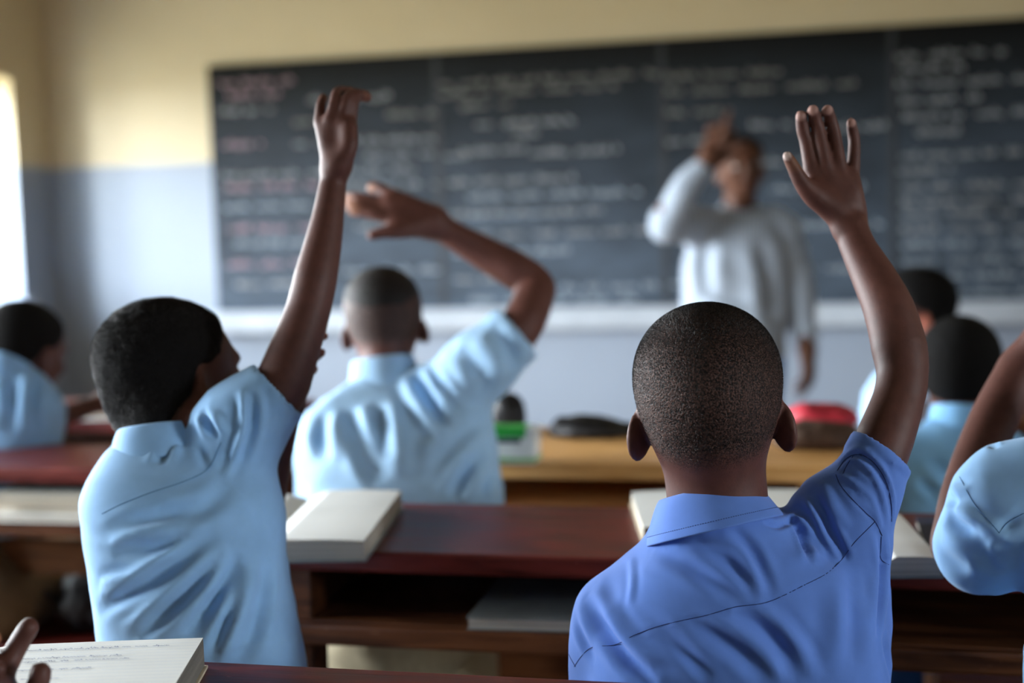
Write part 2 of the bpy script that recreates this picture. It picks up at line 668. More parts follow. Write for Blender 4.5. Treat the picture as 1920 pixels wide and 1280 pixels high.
        for ax in range(3):
            o1, o2 = [i for i in range(3) if i != ax]
            for a in (0, 1):
                for b in (0, 1):
                    c0 = cells.copy()
                    c0[:, o1] += a
                    c0[:, o2] += b
                    c1 = c0.copy()
                    c1[:, ax] += 1
                    d0 = D[c0[:, 0], c0[:, 1], c0[:, 2]]
                    d1 = D[c1[:, 0], c1[:, 1], c1[:, 2]]
                    mk = (d0 < 0) != (d1 < 0)
                    t = np.where(mk, d0 / np.where(mk, d0 - d1, 1), 0)
                    pos = c0.astype(np.float32)
                    pos[:, ax] += t
                    acc[mk] += pos[mk]
                    cnt[mk] += 1
        V = lo + acc / np.maximum(cnt, 1)[:, None] * h
        Q = []
        for ax in range(3):
            o1, o2 = (ax + 1) % 3, (ax + 2) % 3
            s0 = [slice(None)] * 3
            s1 = [slice(None)] * 3
            s0[ax], s1[ax] = slice(0, -1), slice(1, None)
            ed = np.argwhere(I[tuple(s0)] != I[tuple(s1)])
            ed = ed[(ed[:, o1] > 0) & (ed[:, o2] > 0) & (ed[:, o1] < any_.shape[o1]) & (ed[:, o2] < any_.shape[o2]) & (ed[:, ax] < any_.shape[ax])]
            ins = I[ed[:, 0], ed[:, 1], ed[:, 2]]

            def cid(a, b):
                c = ed.copy()
                c[:, o1] -= a
                c[:, o2] -= b
                return vid[c[:, 0], c[:, 1], c[:, 2]]
            q = np.stack([cid(1, 1), cid(0, 1), cid(0, 0), cid(1, 0)], 1)
            q[~ins] = q[~ins][:, ::-1]
            Q.append(q)
        Q = np.concatenate(Q)
        Q = Q[(Q >= 0).all(1)]
        # drop loose flecks: keep only used verts
        for _ in range(smooth):
            V = lap(V, Q, 0.5)
        return V.astype(np.float32), Q


def lap(V, Q, f):
    acc = np.zeros_like(V)
    cnt = np.zeros(len(V), V.dtype)
    for a, b in ((0, 1), (1, 2), (2, 3), (3, 0)):
        for i, j in ((a, b), (b, a)):
            for c in range(3):
                acc[:, c] += np.bincount(Q[:, i], V[Q[:, j], c], len(V))
            cnt += np.bincount(Q[:, i], minlength=len(V))
    return V * (1 - f) + f * acc / np.maximum(cnt, 1)[:, None]


def vnormals(V, Q):
    n = np.cross(V[Q[:, 2]] - V[Q[:, 0]], V[Q[:, 3]] - V[Q[:, 1]])
    out = np.zeros_like(V)
    for i in range(4):
        for c in range(3):
            out[:, c] += np.bincount(Q[:, i], n[:, c], len(V))
    return out / (np.linalg.norm(out, axis=1)[:, None] + 1e-12)


def np_mesh(name, V, Q, m, parent=None, paint=None):
    me = bpy.data.meshes.new(name)
    me.vertices.add(len(V))
    me.vertices.foreach_set('co', np.ascontiguousarray(V, np.float32).ravel())
    k = Q.shape[1]
    me.loops.add(Q.size)
    me.loops.foreach_set('vertex_index', Q.astype(np.int32).ravel())
    me.polygons.add(len(Q))
    me.polygons.foreach_set('loop_start', np.arange(len(Q), dtype=np.int32) * k)
    me.update(calc_edges=True)
    me.validate()
    if paint is not None:
        at = me.color_attributes.new('paint', 'FLOAT_COLOR', 'POINT')
        c = np.zeros((len(V), 4), np.float32)
        c[:, :paint.shape[1]] = paint
        at.data.foreach_set('color', c.ravel())
    return link(name, me, m, parent, True)


def bvh_of(V, Q):
    return BVHTree.FromPolygons([tuple(v) for v in V.tolist()], Q.tolist())


def on_surf(bvh, px, py):
    d = ray(px, py).normalized()
    h = bvh.ray_cast(CAM, d)
    return (h[0], h[1]) if h[0] is not None else (None, None)


def surf_line(bvh, pts, step=6.0):
    """polyline given as seen from the camera, laid onto a surface: list of (point, normal)"""
    out = []
    for (x0, y0), (x1, y1) in zip(pts[:-1], pts[1:]):
        n = max(1, int(math.hypot(x1 - x0, y1 - y0) / step))
        for i in range(n):
            t = i / n
            h = on_surf(bvh, x0 + (x1 - x0) * t, y0 + (y1 - y0) * t)
            if h[0] is not None:
                out.append(h)
    h = on_surf(bvh, *pts[-1])
    if h[0] is not None:
        out.append(h)
    return out


def spline(pts, n=6):
    """Catmull-Rom through 2-D points"""
    pts = [Vector(p) for p in pts]
    if len(pts) < 3:
        return [tuple(p) for p in pts]
    q = [pts[0] * 2 - pts[1]] + pts + [pts[-1] * 2 - pts[-2]]
    out = []
    for i in range(1, len(q) - 2):
        for j in range(n):
            t = j / n
            a, b, c, d = q[i - 1], q[i], q[i + 1], q[i + 2]
            out.append(tuple(0.5 * ((2 * b) + (c - a) * t + (2 * a - 5 * b + 4 * c - d) * t * t + (3 * b - a - 3 * c + d) * t ** 3)))
    out.append(tuple(pts[-1]))
    return out


def crease(V, Nn, bvh, pts, wpx, amp, depth=1.4):
    """push the cloth in (amp>0) or out (amp<0) along a line; width in px at the given depth; soft ends"""
    l = surf_line(bvh, spline(pts), 5.0)
    if len(l) < 2:
        return V
    L = A([tuple(a) for a, b in l])
    w = wpx * depth / F
    lo, hi = L.min(0) - 3 * w, L.max(0) + 3 * w
    mk = np.where(np.all((V > lo) & (V < hi), axis=1))[0]
    if not len(mk):
        return V
    best = np.full(len(mk), 9.0, np.float32)
    tt = np.zeros(len(mk), np.float32)
    for i in range(len(L)):
        d = np.linalg.norm(V[mk] - L[i], axis=1)
        b = d < best
        best[b] = d[b]
        tt[b] = i / max(1, len(L) - 1)
    prof = np.exp(-(best / w) ** 2) - 0.45 * np.exp(-((best - 1.9 * w) / (0.9 * w)) ** 2)
    taper = np.maximum(np.sin(np.pi * np.clip(tt, 0, 1)), 0.0) ** 0.75
    V = V.copy()
    V[mk] -= Nn[mk] * (amp * prof * taper)[:, None]
    return V


def rotm(yaw=0.0, pitch=0.0, roll=0.0):
    """head frame: x right, y forward, z up; yaw + turns left, pitch + looks up, roll + tips to the left (counter-clockwise from behind)"""
    r = math.radians
    return Matrix.Rotation(r(yaw), 3, 'Z') @ Matrix.Rotation(r(pitch), 3, 'X') @ Matrix.Rotation(r(-roll), 3, 'Y')


SKIN = A((0.088, 0.032, 0.0235))
PALM = A((0.27, 0.12, 0.075))
NAIL = A((0.36, 0.20, 0.17))
LIP = A((0.10, 0.035, 0.03))
SCALP = A((0.050, 0.025, 0.019))


class Head:
    def __init__(s, c, R, sc, hair=0.003, curl=0.0, line=0.0, lift=None):
        s.lift = lift
        s.c, s.R, s.s = A(c), np.array(R, np.float32), sc
        s.hair, s.curl, s.line = hair, curl, line

    def L(s, *v):
        return s.c + s.R @ (A(v) * s.s)

    def skull(s, B, grow=0.0):
        g = grow / s.s
        B.ell(s.L(0, -0.004, 0), A((0.072 + g, 0.092 + g, 0.068 + g)) * s.s, s.R, 0.012)
        B.ell(s.L(0, -0.004, -0.040), A((0.0635 + g, 0.083 + g, 0.072 + g)) * s.s, s.R, 0.03)

    def build(s, B):
        z = s.s
        s.skull(B)
        B.ell(s.L(0, 0.040, -0.080), A((0.050, 0.046, 0.048)) * z, s.R, 0.03 * z)      # jaw
        B.ell(s.L(0, 0.070, -0.108), A((0.020, 0.018, 0.016)) * z, s.R, 0.02 * z)      # chin
        B.ell(s.L(0, 0.078, -0.012), A((0.046, 0.016, 0.012)) * z, s.R, 0.02 * z)      # brow
        for q in (-1, 1):
            B.ell(s.L(q * 0.031, 0.092, -0.030), A((0.014, 0.012, 0.010)) * z, s.R, 0.012 * z, sub=True)
            B.ell(s.L(q * 0.036, 0.068, -0.052), A((0.018, 0.016, 0.014)) * z, s.R, 0.02 * z)  # cheek
            B.ell(s.L(q * 0.031, 0.0745, -0.030), A((0.0125, 0.0125, 0.0105)) * z, s.R, 0.003 * z)  # eye ball + lids
            B.ell(s.L(q * 0.010, 0.090, -0.064), A((0.009, 0.009, 0.007)) * z, s.R, 0.006 * z)  # nostril wings
        B.cone(s.L(0, 0.080, -0.026), s.L(0, 0.099, -0.060), 0.007 * z, 0.010 * z, 0.012 * z)   # nose
        B.cone(s.L(-0.016, 0.083, -0.083), s.L(0.016, 0.083, -0.083), 0.0065 * z, 0.0065 * z, 0.006 * z)
        B.cone(s.L(-0.014, 0.081, -0.093), s.L(0.014, 0.081, -0.093), 0.0070 * z, 0.0070 * z, 0.004 * z)
        for q in (-1, 1):
            e = Matrix(s.R.tolist()) @ Matrix.Rotation(q * math.radians(34), 3, 'Z') @ Matrix.Rotation(math.radians(-10), 3, 'X') @ Matrix.Rotation(q * math.radians(-5), 3, 'Y')
            B.ell(s.L(q * 0.0715, -0.002, -0.060), A((0.0070, 0.0185, 0.0265)) * z, np.array(e, np.float32), 0.005 * z)
            B.ell(s.L(q * 0.0790, 0.004, -0.057), A((0.006, 0.010, 0.016)) * z, np.array(e, np.float32), 0.004 * z, sub=True)

    def neck(s, B, base, r0, r1, k=0.025):
        s.nk = (A(base), r0, r1, k)
        B.cone(s.L(0, -0.018, -0.065), base, r0, r1, k)

    def local(s, V):
        return ((V - s.c) @ s.R) / s.s

    def hl(s, V, cap=False):
        """hairline: negative inside the hair"""
        q = s.local(V)
        zb = np.interp(q[:, 1], [-0.10, -0.06, -0.025, -0.010, 0.012, 0.030, 0.050, 0.072, 0.095], [-0.094, -0.094, -0.078, -0.036, -0.028, -0.016, 0.018, 0.040, 0.052])
        if cap and s.lift is not None:
            zb = np.maximum(zb, s.lift + 0.02 * np.clip((q[:, 1] + 0.03) / 0.06, -1, 1))
        return zb - s.line * np.clip((-0.005 - q[:, 1]) / 0.03, 0, 1) + 0.004 * nz3(q * 90, 3) - q[:, 2]

    def hair_mesh(s, parent, h=0.0035, m=None):
        B = SDF()
        C = SDF()
        s.skull(C)
        C.cone(s.L(0, -0.018, -0.065), s.nk[0], s.nk[1], s.nk[2], s.nk[3])
        t0, cu = s.hair, s.curl

        def fn(p):
            d = C.eval(p)
            h_ = s.hl(p, True)
            g = np.clip(-h_ / 0.022, -0.3, 1.0)
            t = t0 * g
            if cu:
                q = s.local(p)
                t = t + cu * g * (nz3(q * 105, 5) * 0.7 + nz3(q * 240, 9) * 0.4)
            e = d - t
            # keep it a cap: nothing deep inside the skull
            return np.maximum(np.maximum(e, h_), -(d + 0.012))
        B.add(fn, s.c - 0.13 * s.s, s.c + 0.13 * s.s)
        V, Q = B.mesh(h, 1)
        return np_mesh('hair', V, Q, m or M['hair'], parent)

    def paint(s, V, col, scalp=True):
        q = s.local(V)
        near = np.linalg.norm(q - A((0, 0, -0.03)), axis=1) < 0.16
        if scalp:
            mk = np.clip(-s.hl(V) / 0.02, 0, 1) * near * (np.abs(q[:, 0]) < 0.078)
            col = col * (1 - mk[:, None]) + SCALP * mk[:, None]
            s.mask = mk
        lip = np.exp(-((q[:, 0] / 0.017) ** 2 + ((q[:, 2] + 0.088) / 0.009) ** 2) ** 2) * (q[:, 1] > 0.07) * near
        col = col * (1 - lip[:, None]) + LIP * lip[:, None]
        return col

    def eyes(s, parent):
        for qx in (-1, 1):
            bm = bmesh.new()
            bmesh.ops.create_uvsphere(bm, u_segments=14, v_segments=10, radius=0.0105 * s.s)
            me = bpy.data.meshes.new('eye')
            for f in bm.faces:
                c = f.calc_center_median()
                f.smooth = True
                f.material_index = 1 if Vector((0, 1, 0)).dot(c.normalized()) > 0.86 else 0
            bm.transform(Matrix(s.R.tolist()).to_4x4())
            bmesh.ops.translate(bm, vec=Vector(s.L(qx * 0.031, 0.0775, -0.030)), verts=bm.verts)
            bm.to_mesh(me)
            bm.free()
            link('eye', me, [M['eye'], M['iris']], parent)


def hair_spikes(hd, V, Q, Nn, root, n, ln0, wd, seed, lift=0.0, topk=0.8, napek=0.9):
    """cropped hair as single short hairs standing on the scalp"""
    f = V[Q]
    cen = f.mean(1)
    hl = hd.hl(cen)
    q = hd.local(cen)
    ok = (np.linalg.norm(q - A((0, 0, -0.03)), axis=1) < 0.15) & (np.abs(q[:, 0]) < 0.0755)
    dens = np.clip((-hl + 0.004) / 0.035, 0, 1) * ok
    top = np.clip((q[:, 2] + 0.02) / 0.06, 0, 1)
    nape = np.exp(-(q[:, 0] / 0.035) ** 2 - ((q[:, 2] + 0.075) / 0.03) ** 2)
    dens = dens * (0.34 + topk * top + napek * nape)
    area = np.linalg.norm(np.cross(f[:, 2] - f[:, 0], f[:, 3] - f[:, 1]), axis=1) * 0.5
    w = dens * area
    rs = np.random.RandomState(seed)
    ids = rs.choice(len(w), n, p=w / w.sum())
    a, bq = rs.rand(n, 1), rs.rand(n, 1)
    base = (f[ids, 0] * (1 - a) + f[ids, 1] * a) * (1 - bq) + (f[ids, 3] * (1 - a) + f[ids, 2] * a) * bq
    nn = Nn[Q[ids, 0]]
    tang = np.cross(nn, rs.normal(size=(n, 3)))
    tang /= np.linalg.norm(tang, axis=1)[:, None]
    d1 = nn * 0.75 + tang * 0.85
    d1 /= np.linalg.norm(d1, axis=1)[:, None]
    side = np.cross(nn, tang)
    ln = (ln0 * (1 + rs.rand(n) * (0.6 + 0.9 * top[ids])))[:, None]
    b0 = base + nn * (lift - 0.0003)
    tri = np.stack([b0 - side * wd, b0 + side * wd, b0 + d1 * ln + nn * 0.0002], 1).reshape(-1, 3)
    return tag(np_mesh('hair', tri, np.arange(n * 3).reshape(-1, 3), M['stubble'], root), kind='stuff')


def hand(B, Wp, D, Nb, thumb, L=0.15, curl=(10, 18, 12), spread=0.10, thumb_out=0.75, rs=1.0):
    """wrist point, finger direction, back-of-hand normal, thumb side (+1 along D x N)"""
    D = Vector(D).normalized()
    Nb = (Vector(Nb) - D * Vector(Nb).dot(D)).normalized()
    X = D.cross(Nb) * thumb
    Wp = Vector(Wp)
    tips = []
    for i, (off, fl, rr) in enumerate(((0.20, 0.46, 1.0), (0.068, 0.52, 1.04), (-0.068, 0.48, 1.0), (-0.19, 0.38, 0.88))):
        base = Wp + D * (0.50 - 0.05 * abs(i - 1)) * L + X * off * L * 0.95
        B.cone(Wp + X * off * L * 0.55 + D * 0.03 * L, base, 0.085 * L, 0.068 * L, 0.16 * L)
        d = (D + X * (spread * (1.0 - i) / 1.2)).normalized()
        ax = X * thumb
        p = base
        r = 0.050 * L * rr * rs
        for j, seg in enumerate((0.44, 0.31, 0.25)):
            a = math.radians(curl[j] * (1 + 0.12 * i))
            nn = (Nb - d * Nb.dot(d)).normalized()
            d = (d * math.cos(a) - nn * math.sin(a)).normalized()
            q = p + d * fl * L * seg * 1.05
            B.cone(p, q, r, r * 0.92, 0.010 * (L / 0.15) if j == 0 else 0.004)
            r *= 0.92
            p = q
        tips.append((p, d))
    t0 = Wp + X * 0.20 * L + D * 0.12 * L - Nb * 0.04 * L
    t1 = t0 + (X * thumb_out + D * 0.75 - Nb * 0.15).normalized() * 0.26 * L
    t2 = t1 + (X * thumb_out * 0.6 + D - Nb * 0.15).normalized() * 0.22 * L
    t3 = t2 + (X * thumb_out * 0.3 + D - Nb * 0.1).normalized() * 0.16 * L
    B.cone(t0, t1, 0.10 * L, 0.068 * L, 0.12 * L)
    B.cone(t1, t2, 0.066 * L, 0.056 * L, 0.004)
    B.cone(t2, t3, 0.056 * L, 0.046 * L, 0.004)
    tips.append((t3, (t3 - t2).normalized()))
    B.paint.append(('palm', Wp + D * 0.45 * L, 0.62 * L, Nb))
    for p, d in tips:
        B.paint.append(('dot', p, 0.055 * L, NAIL))
    return tips


def apply_paint(B, V, Nn, col):
    for op in B.paint:
        d = np.linalg.norm(V - A(op[1]), axis=1)
        if op[0] == 'dot':
            w = np.clip((op[2] * 1.25 - d) / (op[2] * 0.4), 0, 1)
            c = op[3]
        else:
            w = np.clip((op[2] - d) / (op[2] * 0.2), 0, 1) * np.clip(-(Nn @ A(op[3])) * 1.6 - 0.25, 0, 1)
            c = PALM
        col = col * (1 - w[:, None]) + c * w[:, None]
    return col


def body_mesh(B, head, parent, h, skin=SKIN, scalp=True):
    V, Q = B.mesh(h, 1)
    Nn = vnormals(V, Q)
    col = np.tile(A(skin), (len(V), 1))
    col = col * (1 + 0.10 * nz3(V * 40, 2))[:, None]
    col = apply_paint(B, V, Nn, col)
    if head is not None:
        col = head.paint(V, col, scalp)
        col = np.concatenate([col, head.mask[:, None]], 1)
    o = np_mesh('body', V, Q, M['skin'], parent, col)
    return o, V, Q, Nn


def seated_legs(B, T, hip, fwd=(0, 1, 0), sep=0.085, floor=0.0, thigh=0.36, r=0.058, dz=0.0, hw=0.055, hr=0.096):
    """thighs forward, shins down; T is the trouser cloth"""
    f = Vector(fwd).normalized()
    x = Vector((f.y, -f.x, 0))
    hip = Vector(hip)
    for q in (-1, 1):
        h0 = hip + x * sep * q
        kn = h0 + f * thigh + x * q * 0.02 + Vector((0, 0, dz))
        an = Vector((kn.x, kn.y, floor + 0.07)) - f * 0.03
        B.chain([(h0, r), (kn, r * 0.78)], 0.03)
        B.chain([(kn, r * 0.78), ((kn + an) / 2 - f * 0.01, r * 0.80), (an, r * 0.52)], 0.02)
        B.chain([(an - f * 0.01, r * 0.5), (an + f * 0.05 - Vector((0, 0, 0.03)), r * 0.6), (Vector((an.x, an.y, floor + 0.028)) + f * 0.14, 0.026)], 0.02)
        B.cone(Vector((an.x, an.y, floor + 0.030)) - f * 0.03, Vector((an.x, an.y, floor + 0.028)) + f * 0.13, 0.028, 0.026, 0.02)
        if T is not None:
            T.cone(h0, kn, r * 1.35, r * 1.12, 0.03)
            T.cone(kn, Vector((an.x, an.y, floor + 0.12)), r * 1.12, r * 1.0, 0.02, cap=True)
    B.cone(hip - x * hw * 0.9, hip + x * hw * 0.9, hr * 0.8, hr * 0.8, 0.03)
    if T is not None:
        T.cone(hip - x * hw, hip + x * hw, hr, hr, 0.03)
        T.cone(hip + Vector((0, 0, 0.0)), hip + Vector((0, 0, 0.10)), hr + 0.008, hr, 0.03)


def collar(parent, c, R, rx, ry, h, m, drop=0.0, gap=26, flare=0.012, tilt_pts=None):
    """folded shirt collar: stand and fall, open at the front; R columns x right, y forward, z up"""
    R = Matrix(R.tolist()) if not isinstance(R, Matrix) else R
    c = Vector(c)
    nA = 72
    prof = [(0.000, -0.35), (0.000, 0.3), (-0.001, 0.85), (0.0008, 1.0), (0.0036, 0.93), (0.0036 + 0.36 * (flare - 0.0036), 0.55), (0.0036 + 0.7 * (flare - 0.0036), 0.12), (flare, -0.28)]
    V, Q = [], []
    for i in range(nA + 1):
        a = math.radians(90 + gap + (360 - 2 * gap) * i / nA)
        front = max(0.0, math.sin(a)) ** 2
        for (dr, zz) in prof:
            hh = h * (1.0 - 0.35 * front)
            z = zz * hh - front * 0.022
            if zz < 0.4 and dr > 0.004:
                z -= front * 0.012 + drop
            wob = (0.0006 * math.sin(a * 3 + zz * 2) + 0.0004 * math.sin(a * 7)) * (1.0 if dr > 0.004 else 0.3)
            V.append(c + R @ Vector(((rx + dr + wob) * math.cos(a), (ry + dr + wob) * math.sin(a), z)))
    k = len(prof)
    for i in range(nA):
        for j in range(k - 1):
            Q.append((i * k + j, i * k + j + 1, (i + 1) * k + j + 1, (i + 1) * k + j))
    me = bpy.data.meshes.new('collar')
    me.from_pydata([tuple(v) for v in V], [], Q)
    o = link('collar', me, m, parent, True)
    sd = o.modifiers.new('thick', 'SOLIDIFY')
    sd.thickness = 0.0016
    sd.offset = 0
    sb = o.modifiers.new('sub', 'SUBSURF')
    sb.levels = sb.render_levels = 1
    # stitching along the lower edge of the fall
    lines = []
    for i in range(2, nA - 2):
        for t in (0.15, 0.65):
            def pt(f):
                i0 = int(f)
                a, b = V[i0 * k + 6], V[i0 * k + 7]
                a2, b2 = V[(i0 + 1) * k + 6], V[(i0 + 1) * k + 7]
                fr = f - i0
                u = (a * 0.75 + b * 0.25) * (1 - fr) + (a2 * 0.75 + b2 * 0.25) * fr
                return u + (u - c - R @ Vector((0, 0, (R.transposed() @ (u - c)).z))).normalized() * 0.0010
            lines.append([pt(i + t), pt(i + t + 0.24)])
    return o, lines


# ------------------------------------------------------------------ room shell
TK = 0.34


def wall_with_windows(name, x0, x1, wins):
    bm = bmesh.new()
    ys = [YB] + [v for w in sorted(wins) for v in w] + [YF + 0.2]
    for i in range(0, len(ys) - 1):
        a, b = ys[i], ys[i + 1]
        if i % 2 == 0:
            box_bm(bm, (x0, a, 0), (x1, b, ZC))
        else:
            box_bm(bm, (x0, a, 0), (x1, b, WZ[0]))
            box_bm(bm, (x0, a, WZ[1]), (x1, b, ZC))
    me = bpy.data.meshes.new(name)
    bm.to_mesh(me)
    bm.free()
    return tag(link(name, me, M['wall']), kind='structure')


wall_with_windows('wall_left', XL - TK, XL, WINS_L)
wall_with_windows('wall_right', XR, XR + TK, WINS_R)
tag(box('wall_front', (XL - TK, YF, 0), (XR + TK, YF + 0.2, ZC), M['wall'], bev=0), kind='structure')
tag(box('wall_back', (XL - TK, YB - 0.2, 0), (XR + TK, YB, ZC), M['wall'], bev=0), kind='structure')
tag(box('floor', (XL - TK, YB - 0.2, -0.1), (XR + TK, YF + 0.2, 0), M['floor'], bev=0), kind='structure')
tag(box('ceiling', (XL - TK, YB - 0.2, ZC), (XR + TK, YF + 0.2, ZC + 0.1), M['ceiling'], bev=0), kind='structure')

gm = bpy.data.materials.new('clear_window_glass')
gm.use_nodes = True
g = gm.node_tree
g.nodes.clear()
go = g.nodes.new('ShaderNodeOutputMaterial')
gx = g.nodes.new('ShaderNodeMixShader')
gt = g.nodes.new('ShaderNodeBsdfTransparent')
gg = g.nodes.new('ShaderNodeBsdfGlossy')
gg.inputs['Roughness'].default_value = 0.02
gx.inputs[0].default_value = 0.05
g.links.new(gt.outputs[0], gx.inputs[1])
g.links.new(gg.outputs[0], gx.inputs[2])
g.links.new(gx.outputs[0], go.inputs[0])

wn = 0
for xw, wins, sg in ((XL, WINS_L, -1), (XR, WINS_R, 1)):
    for a, b in wins:
        wn += 1
        xc = xw + sg * (TK - 0.10)
        bm = bmesh.new()
        fr = 0.045
        box_bm(bm, (xc - 0.025, a, WZ[0]), (xc + 0.025, a + fr, WZ[1]))
        box_bm(bm, (xc - 0.025, b - fr, WZ[0]), (xc + 0.025, b, WZ[1]))
        box_bm(bm, (xc - 0.025, a, WZ[0]), (xc + 0.025, b, WZ[0] + fr))
        box_bm(bm, (xc - 0.025, a, WZ[1] - fr), (xc + 0.025, b, WZ[1]))
        me = bpy.data.meshes.new('window_%d' % wn)
        bm.to_mesh(me)
        bm.free()
        win = tag(link('window_%d' % wn, me, M['winframe']), kind='structure')
        for q in (1, 2):
            yy = a + (b - a) * q / 3
            box('mullion', (xc - 0.02, yy - 0.016, WZ[0] + fr), (xc + 0.02, yy + 0.016, WZ[1] - fr), M['winframe'], win, 0)
        for q in range(3):
            y0, y1 = a + (b - a) * q / 3 + 0.02, a + (b - a) * (q + 1) / 3 - 0.02
            box('pane', (xc - 0.003, y0, WZ[0] + fr * 0.6), (xc + 0.003, y1, WZ[1] - fr * 0.6), gm, win, 0)
        s = box('window_sill', (min(xw, xw - sg * 0.05) - (0.0 if sg > 0 else TK - 0.14), a - 0.05, WZ[0] - 0.035), (max(xw, xw - sg * 0.05) + (TK - 0.14 if sg > 0 else 0.0), b + 0.05, WZ[0] + 0.002), M['ledge'], win, 0.004)

# ------------------------------------------------------------------ blackboard
BX0 = PY(402, 350, YF).x
BX1 = PY(1920, 350, YF).x + 0.45
BZ1 = PY(1000, 88, YF).z
BZ0 = PY(1000, 577, YF).z
bmat = bpy.data.materials.new('chalk_smeared_blackboard')
bmat.use_nodes = True
nt = bmat.node_tree
b = nt.nodes['Principled BSDF']
b.inputs['Roughness'].default_value = 0.6
b.inputs['Specular IOR Level'].default_value = 0.12
ge = N(nt, 'ShaderNodeNewGeometry')
sp = N(nt, 'ShaderNodeSeparateXYZ')
nt.links.new(ge.outputs['Position'], sp.inputs[0])
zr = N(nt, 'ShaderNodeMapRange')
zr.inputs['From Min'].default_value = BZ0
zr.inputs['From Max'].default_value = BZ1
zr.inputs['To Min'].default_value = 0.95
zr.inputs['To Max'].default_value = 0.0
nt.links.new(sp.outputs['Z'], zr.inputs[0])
mp = N(nt, 'ShaderNodeMapping')
mp.inputs['Scale'].default_value = (1.0, 1.0, 2.6)
mp.inputs['Rotation'].default_value = (0, 0.3, 0)
nt.links.new(ge.outputs['Position'], mp.inputs[0])
nz = N(nt, 'ShaderNodeTexNoise')
nz.inputs['Scale'].default_value = 2.4
nz.inputs['Detail'].default_value = 7.0
nz.inputs['Roughness'].default_value = 0.62
nt.links.new(mp.outputs[0], nz.inputs['Vector'])
mr = N(nt, 'ShaderNodeMapRange')
mr.inputs['From Min'].default_value = 0.32
mr.inputs['From Max'].default_value = 0.72
mr.inputs['To Min'].default_value = 0.35
mr.inputs['To Max'].default_value = 1.0
nt.links.new(nz.outputs['Fac'], mr.inputs[0])
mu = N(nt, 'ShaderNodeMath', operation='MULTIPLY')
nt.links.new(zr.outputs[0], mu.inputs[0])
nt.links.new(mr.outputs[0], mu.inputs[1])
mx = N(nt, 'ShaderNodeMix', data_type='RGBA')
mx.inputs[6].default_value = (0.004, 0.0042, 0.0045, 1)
mx.inputs[7].default_value = (0.085, 0.115, 0.155, 1)  # board colour gets paler and bluer towards the bottom, mottled by noise
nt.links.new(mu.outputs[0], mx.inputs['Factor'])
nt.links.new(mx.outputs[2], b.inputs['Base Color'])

board = empty('blackboard', ((BX0 + BX1) / 2, YF, BZ0), 'wide black chalkboard covered in rows of chalk handwriting on the front wall', 'blackboard')
bpx = [402, 828, 1247, 1674]
xs = [PY(x, 350, YF).x for x in bpx] + [BX1]
rg = random.Random(3)


def scribble(lines):
    """ribbon strokes of joined-up handwriting: lines = (x0, x1, z, letter height)"""
    V, Fc = [], []
    for x0, x1, z, hh in lines:
        x = x0
        while x < x1:
            wl = rg.uniform(0.05, 0.16)
            e = min(x + wl, x1)
            pts = []
            while x < e:
                tall = rg.random()
                hgt = hh * (1.0 if tall < 0.3 else 0.55)
                pts += [(x, z), (x + hh * 0.16, z + hgt), (x + hh * 0.30, z + hgt * rg.uniform(.0, .3)), (x + hh * 0.44, z + hgt * rg.uniform(.3, .6)), (x + hh * 0.5, z - (hh * 0.35 if tall > 0.85 else 0))]
                x += hh * rg.uniform(0.5, 0.7)
            for (a, c), (d, f) in zip(pts[:-1], pts[1:]):
                n = Vector((-(f - c), d - a))
                if n.length < 1e-6:
                    continue
                n = n.normalized() * 0.0030
                o = len(V)
                yy = YF - 0.0275
                V += [(a - n.x, yy, c - n.y), (a + n.x, yy, c + n.y), (d + n.x, yy, f + n.y), (d - n.x, yy, f - n.y)]
                Fc.append((o, o + 1, o + 2, o + 3))
            x = e + rg.uniform(0.03, 0.06)
    return V, Fc


def zl(px, py):
    return PY(px, py, YF).z


def xl(px, py=350):
    return PY(px, py, YF).x


ROWS = {
    0: [(425, 560, 152, 'p'), (440, 530, 176, 'p'), (590, 750, 182, 'w'), (425, 520, 205, 'w'), (560, 610, 225, 'y'), (735, 822, 212, 'y'), (425, 500, 268, 'p'), (560, 820, 262, 'w'), (690, 820, 288, 'w'), (425, 790, 322, 'w'), (430, 600, 348, 'p'), (640, 822, 345, 'w'), (425, 600, 384, 'c'), (430, 590, 425, 'p'), (670, 815, 420, 'w'), (440, 610, 452, 'c'), (425, 600, 492, 'p'), (640, 820, 505, 'c'), (440, 600, 530, 'w')],
    1: [(834, 1240, 146, 'y'), (834, 1160, 168, 'y'), (870, 960, 196, 'y'), (900, 1075, 228, 'w'), (970, 1010, 248, 'w'), (840, 890, 290, 'w'), (870, 985, 280, 'w'), (1000, 1165, 282, 'w'), (845, 1080, 335, 'w'), (880, 1200, 362, 'c'), (845, 1145, 395, 'w'), (880, 1100, 398, 'c'), (870, 1225, 434, 'w'), (850, 1060, 470, 'c'), (1000, 1225, 535, 'c'), (880, 1190, 560, 'c'), (850, 960, 520, 'w')],
    2: [(1252, 1470, 138, 'y'), (1255, 1600, 164, 'y'), (1255, 1370, 208, 'y'), (1410, 1480, 232, 'w'), (1560, 1660, 236, 'w'), (1252, 1350, 262, 'w'), (1430, 1600, 300, 'w'), (1450, 1640, 350, 'c'), (1500, 1650, 420, 'c'), (1255, 1290, 530, 'c'), (1500, 1660, 500, 'c')],
    3: [(1682, 1880, 100, 'w'), (1690, 1800, 126, 'w'), (1682, 1930, 152, 'w'), (1690, 1830, 186, 'w'), (1695, 1980, 212, 'w'), (1720, 1800, 244, 'w'), (1690, 1990, 286, 'w'), (1685, 1780, 318, 'w'), (1690, 1980, 345, 'w'), (1690, 1990, 374, 'w'), (1690, 1900, 398, 'w'), (1690, 1990, 426, 'w'), (1690, 1980, 455, 'c'), (1690, 1990, 484, 'c'), (1700, 1960, 514, 'c'), (1720, 1990, 545, 'c')],
}
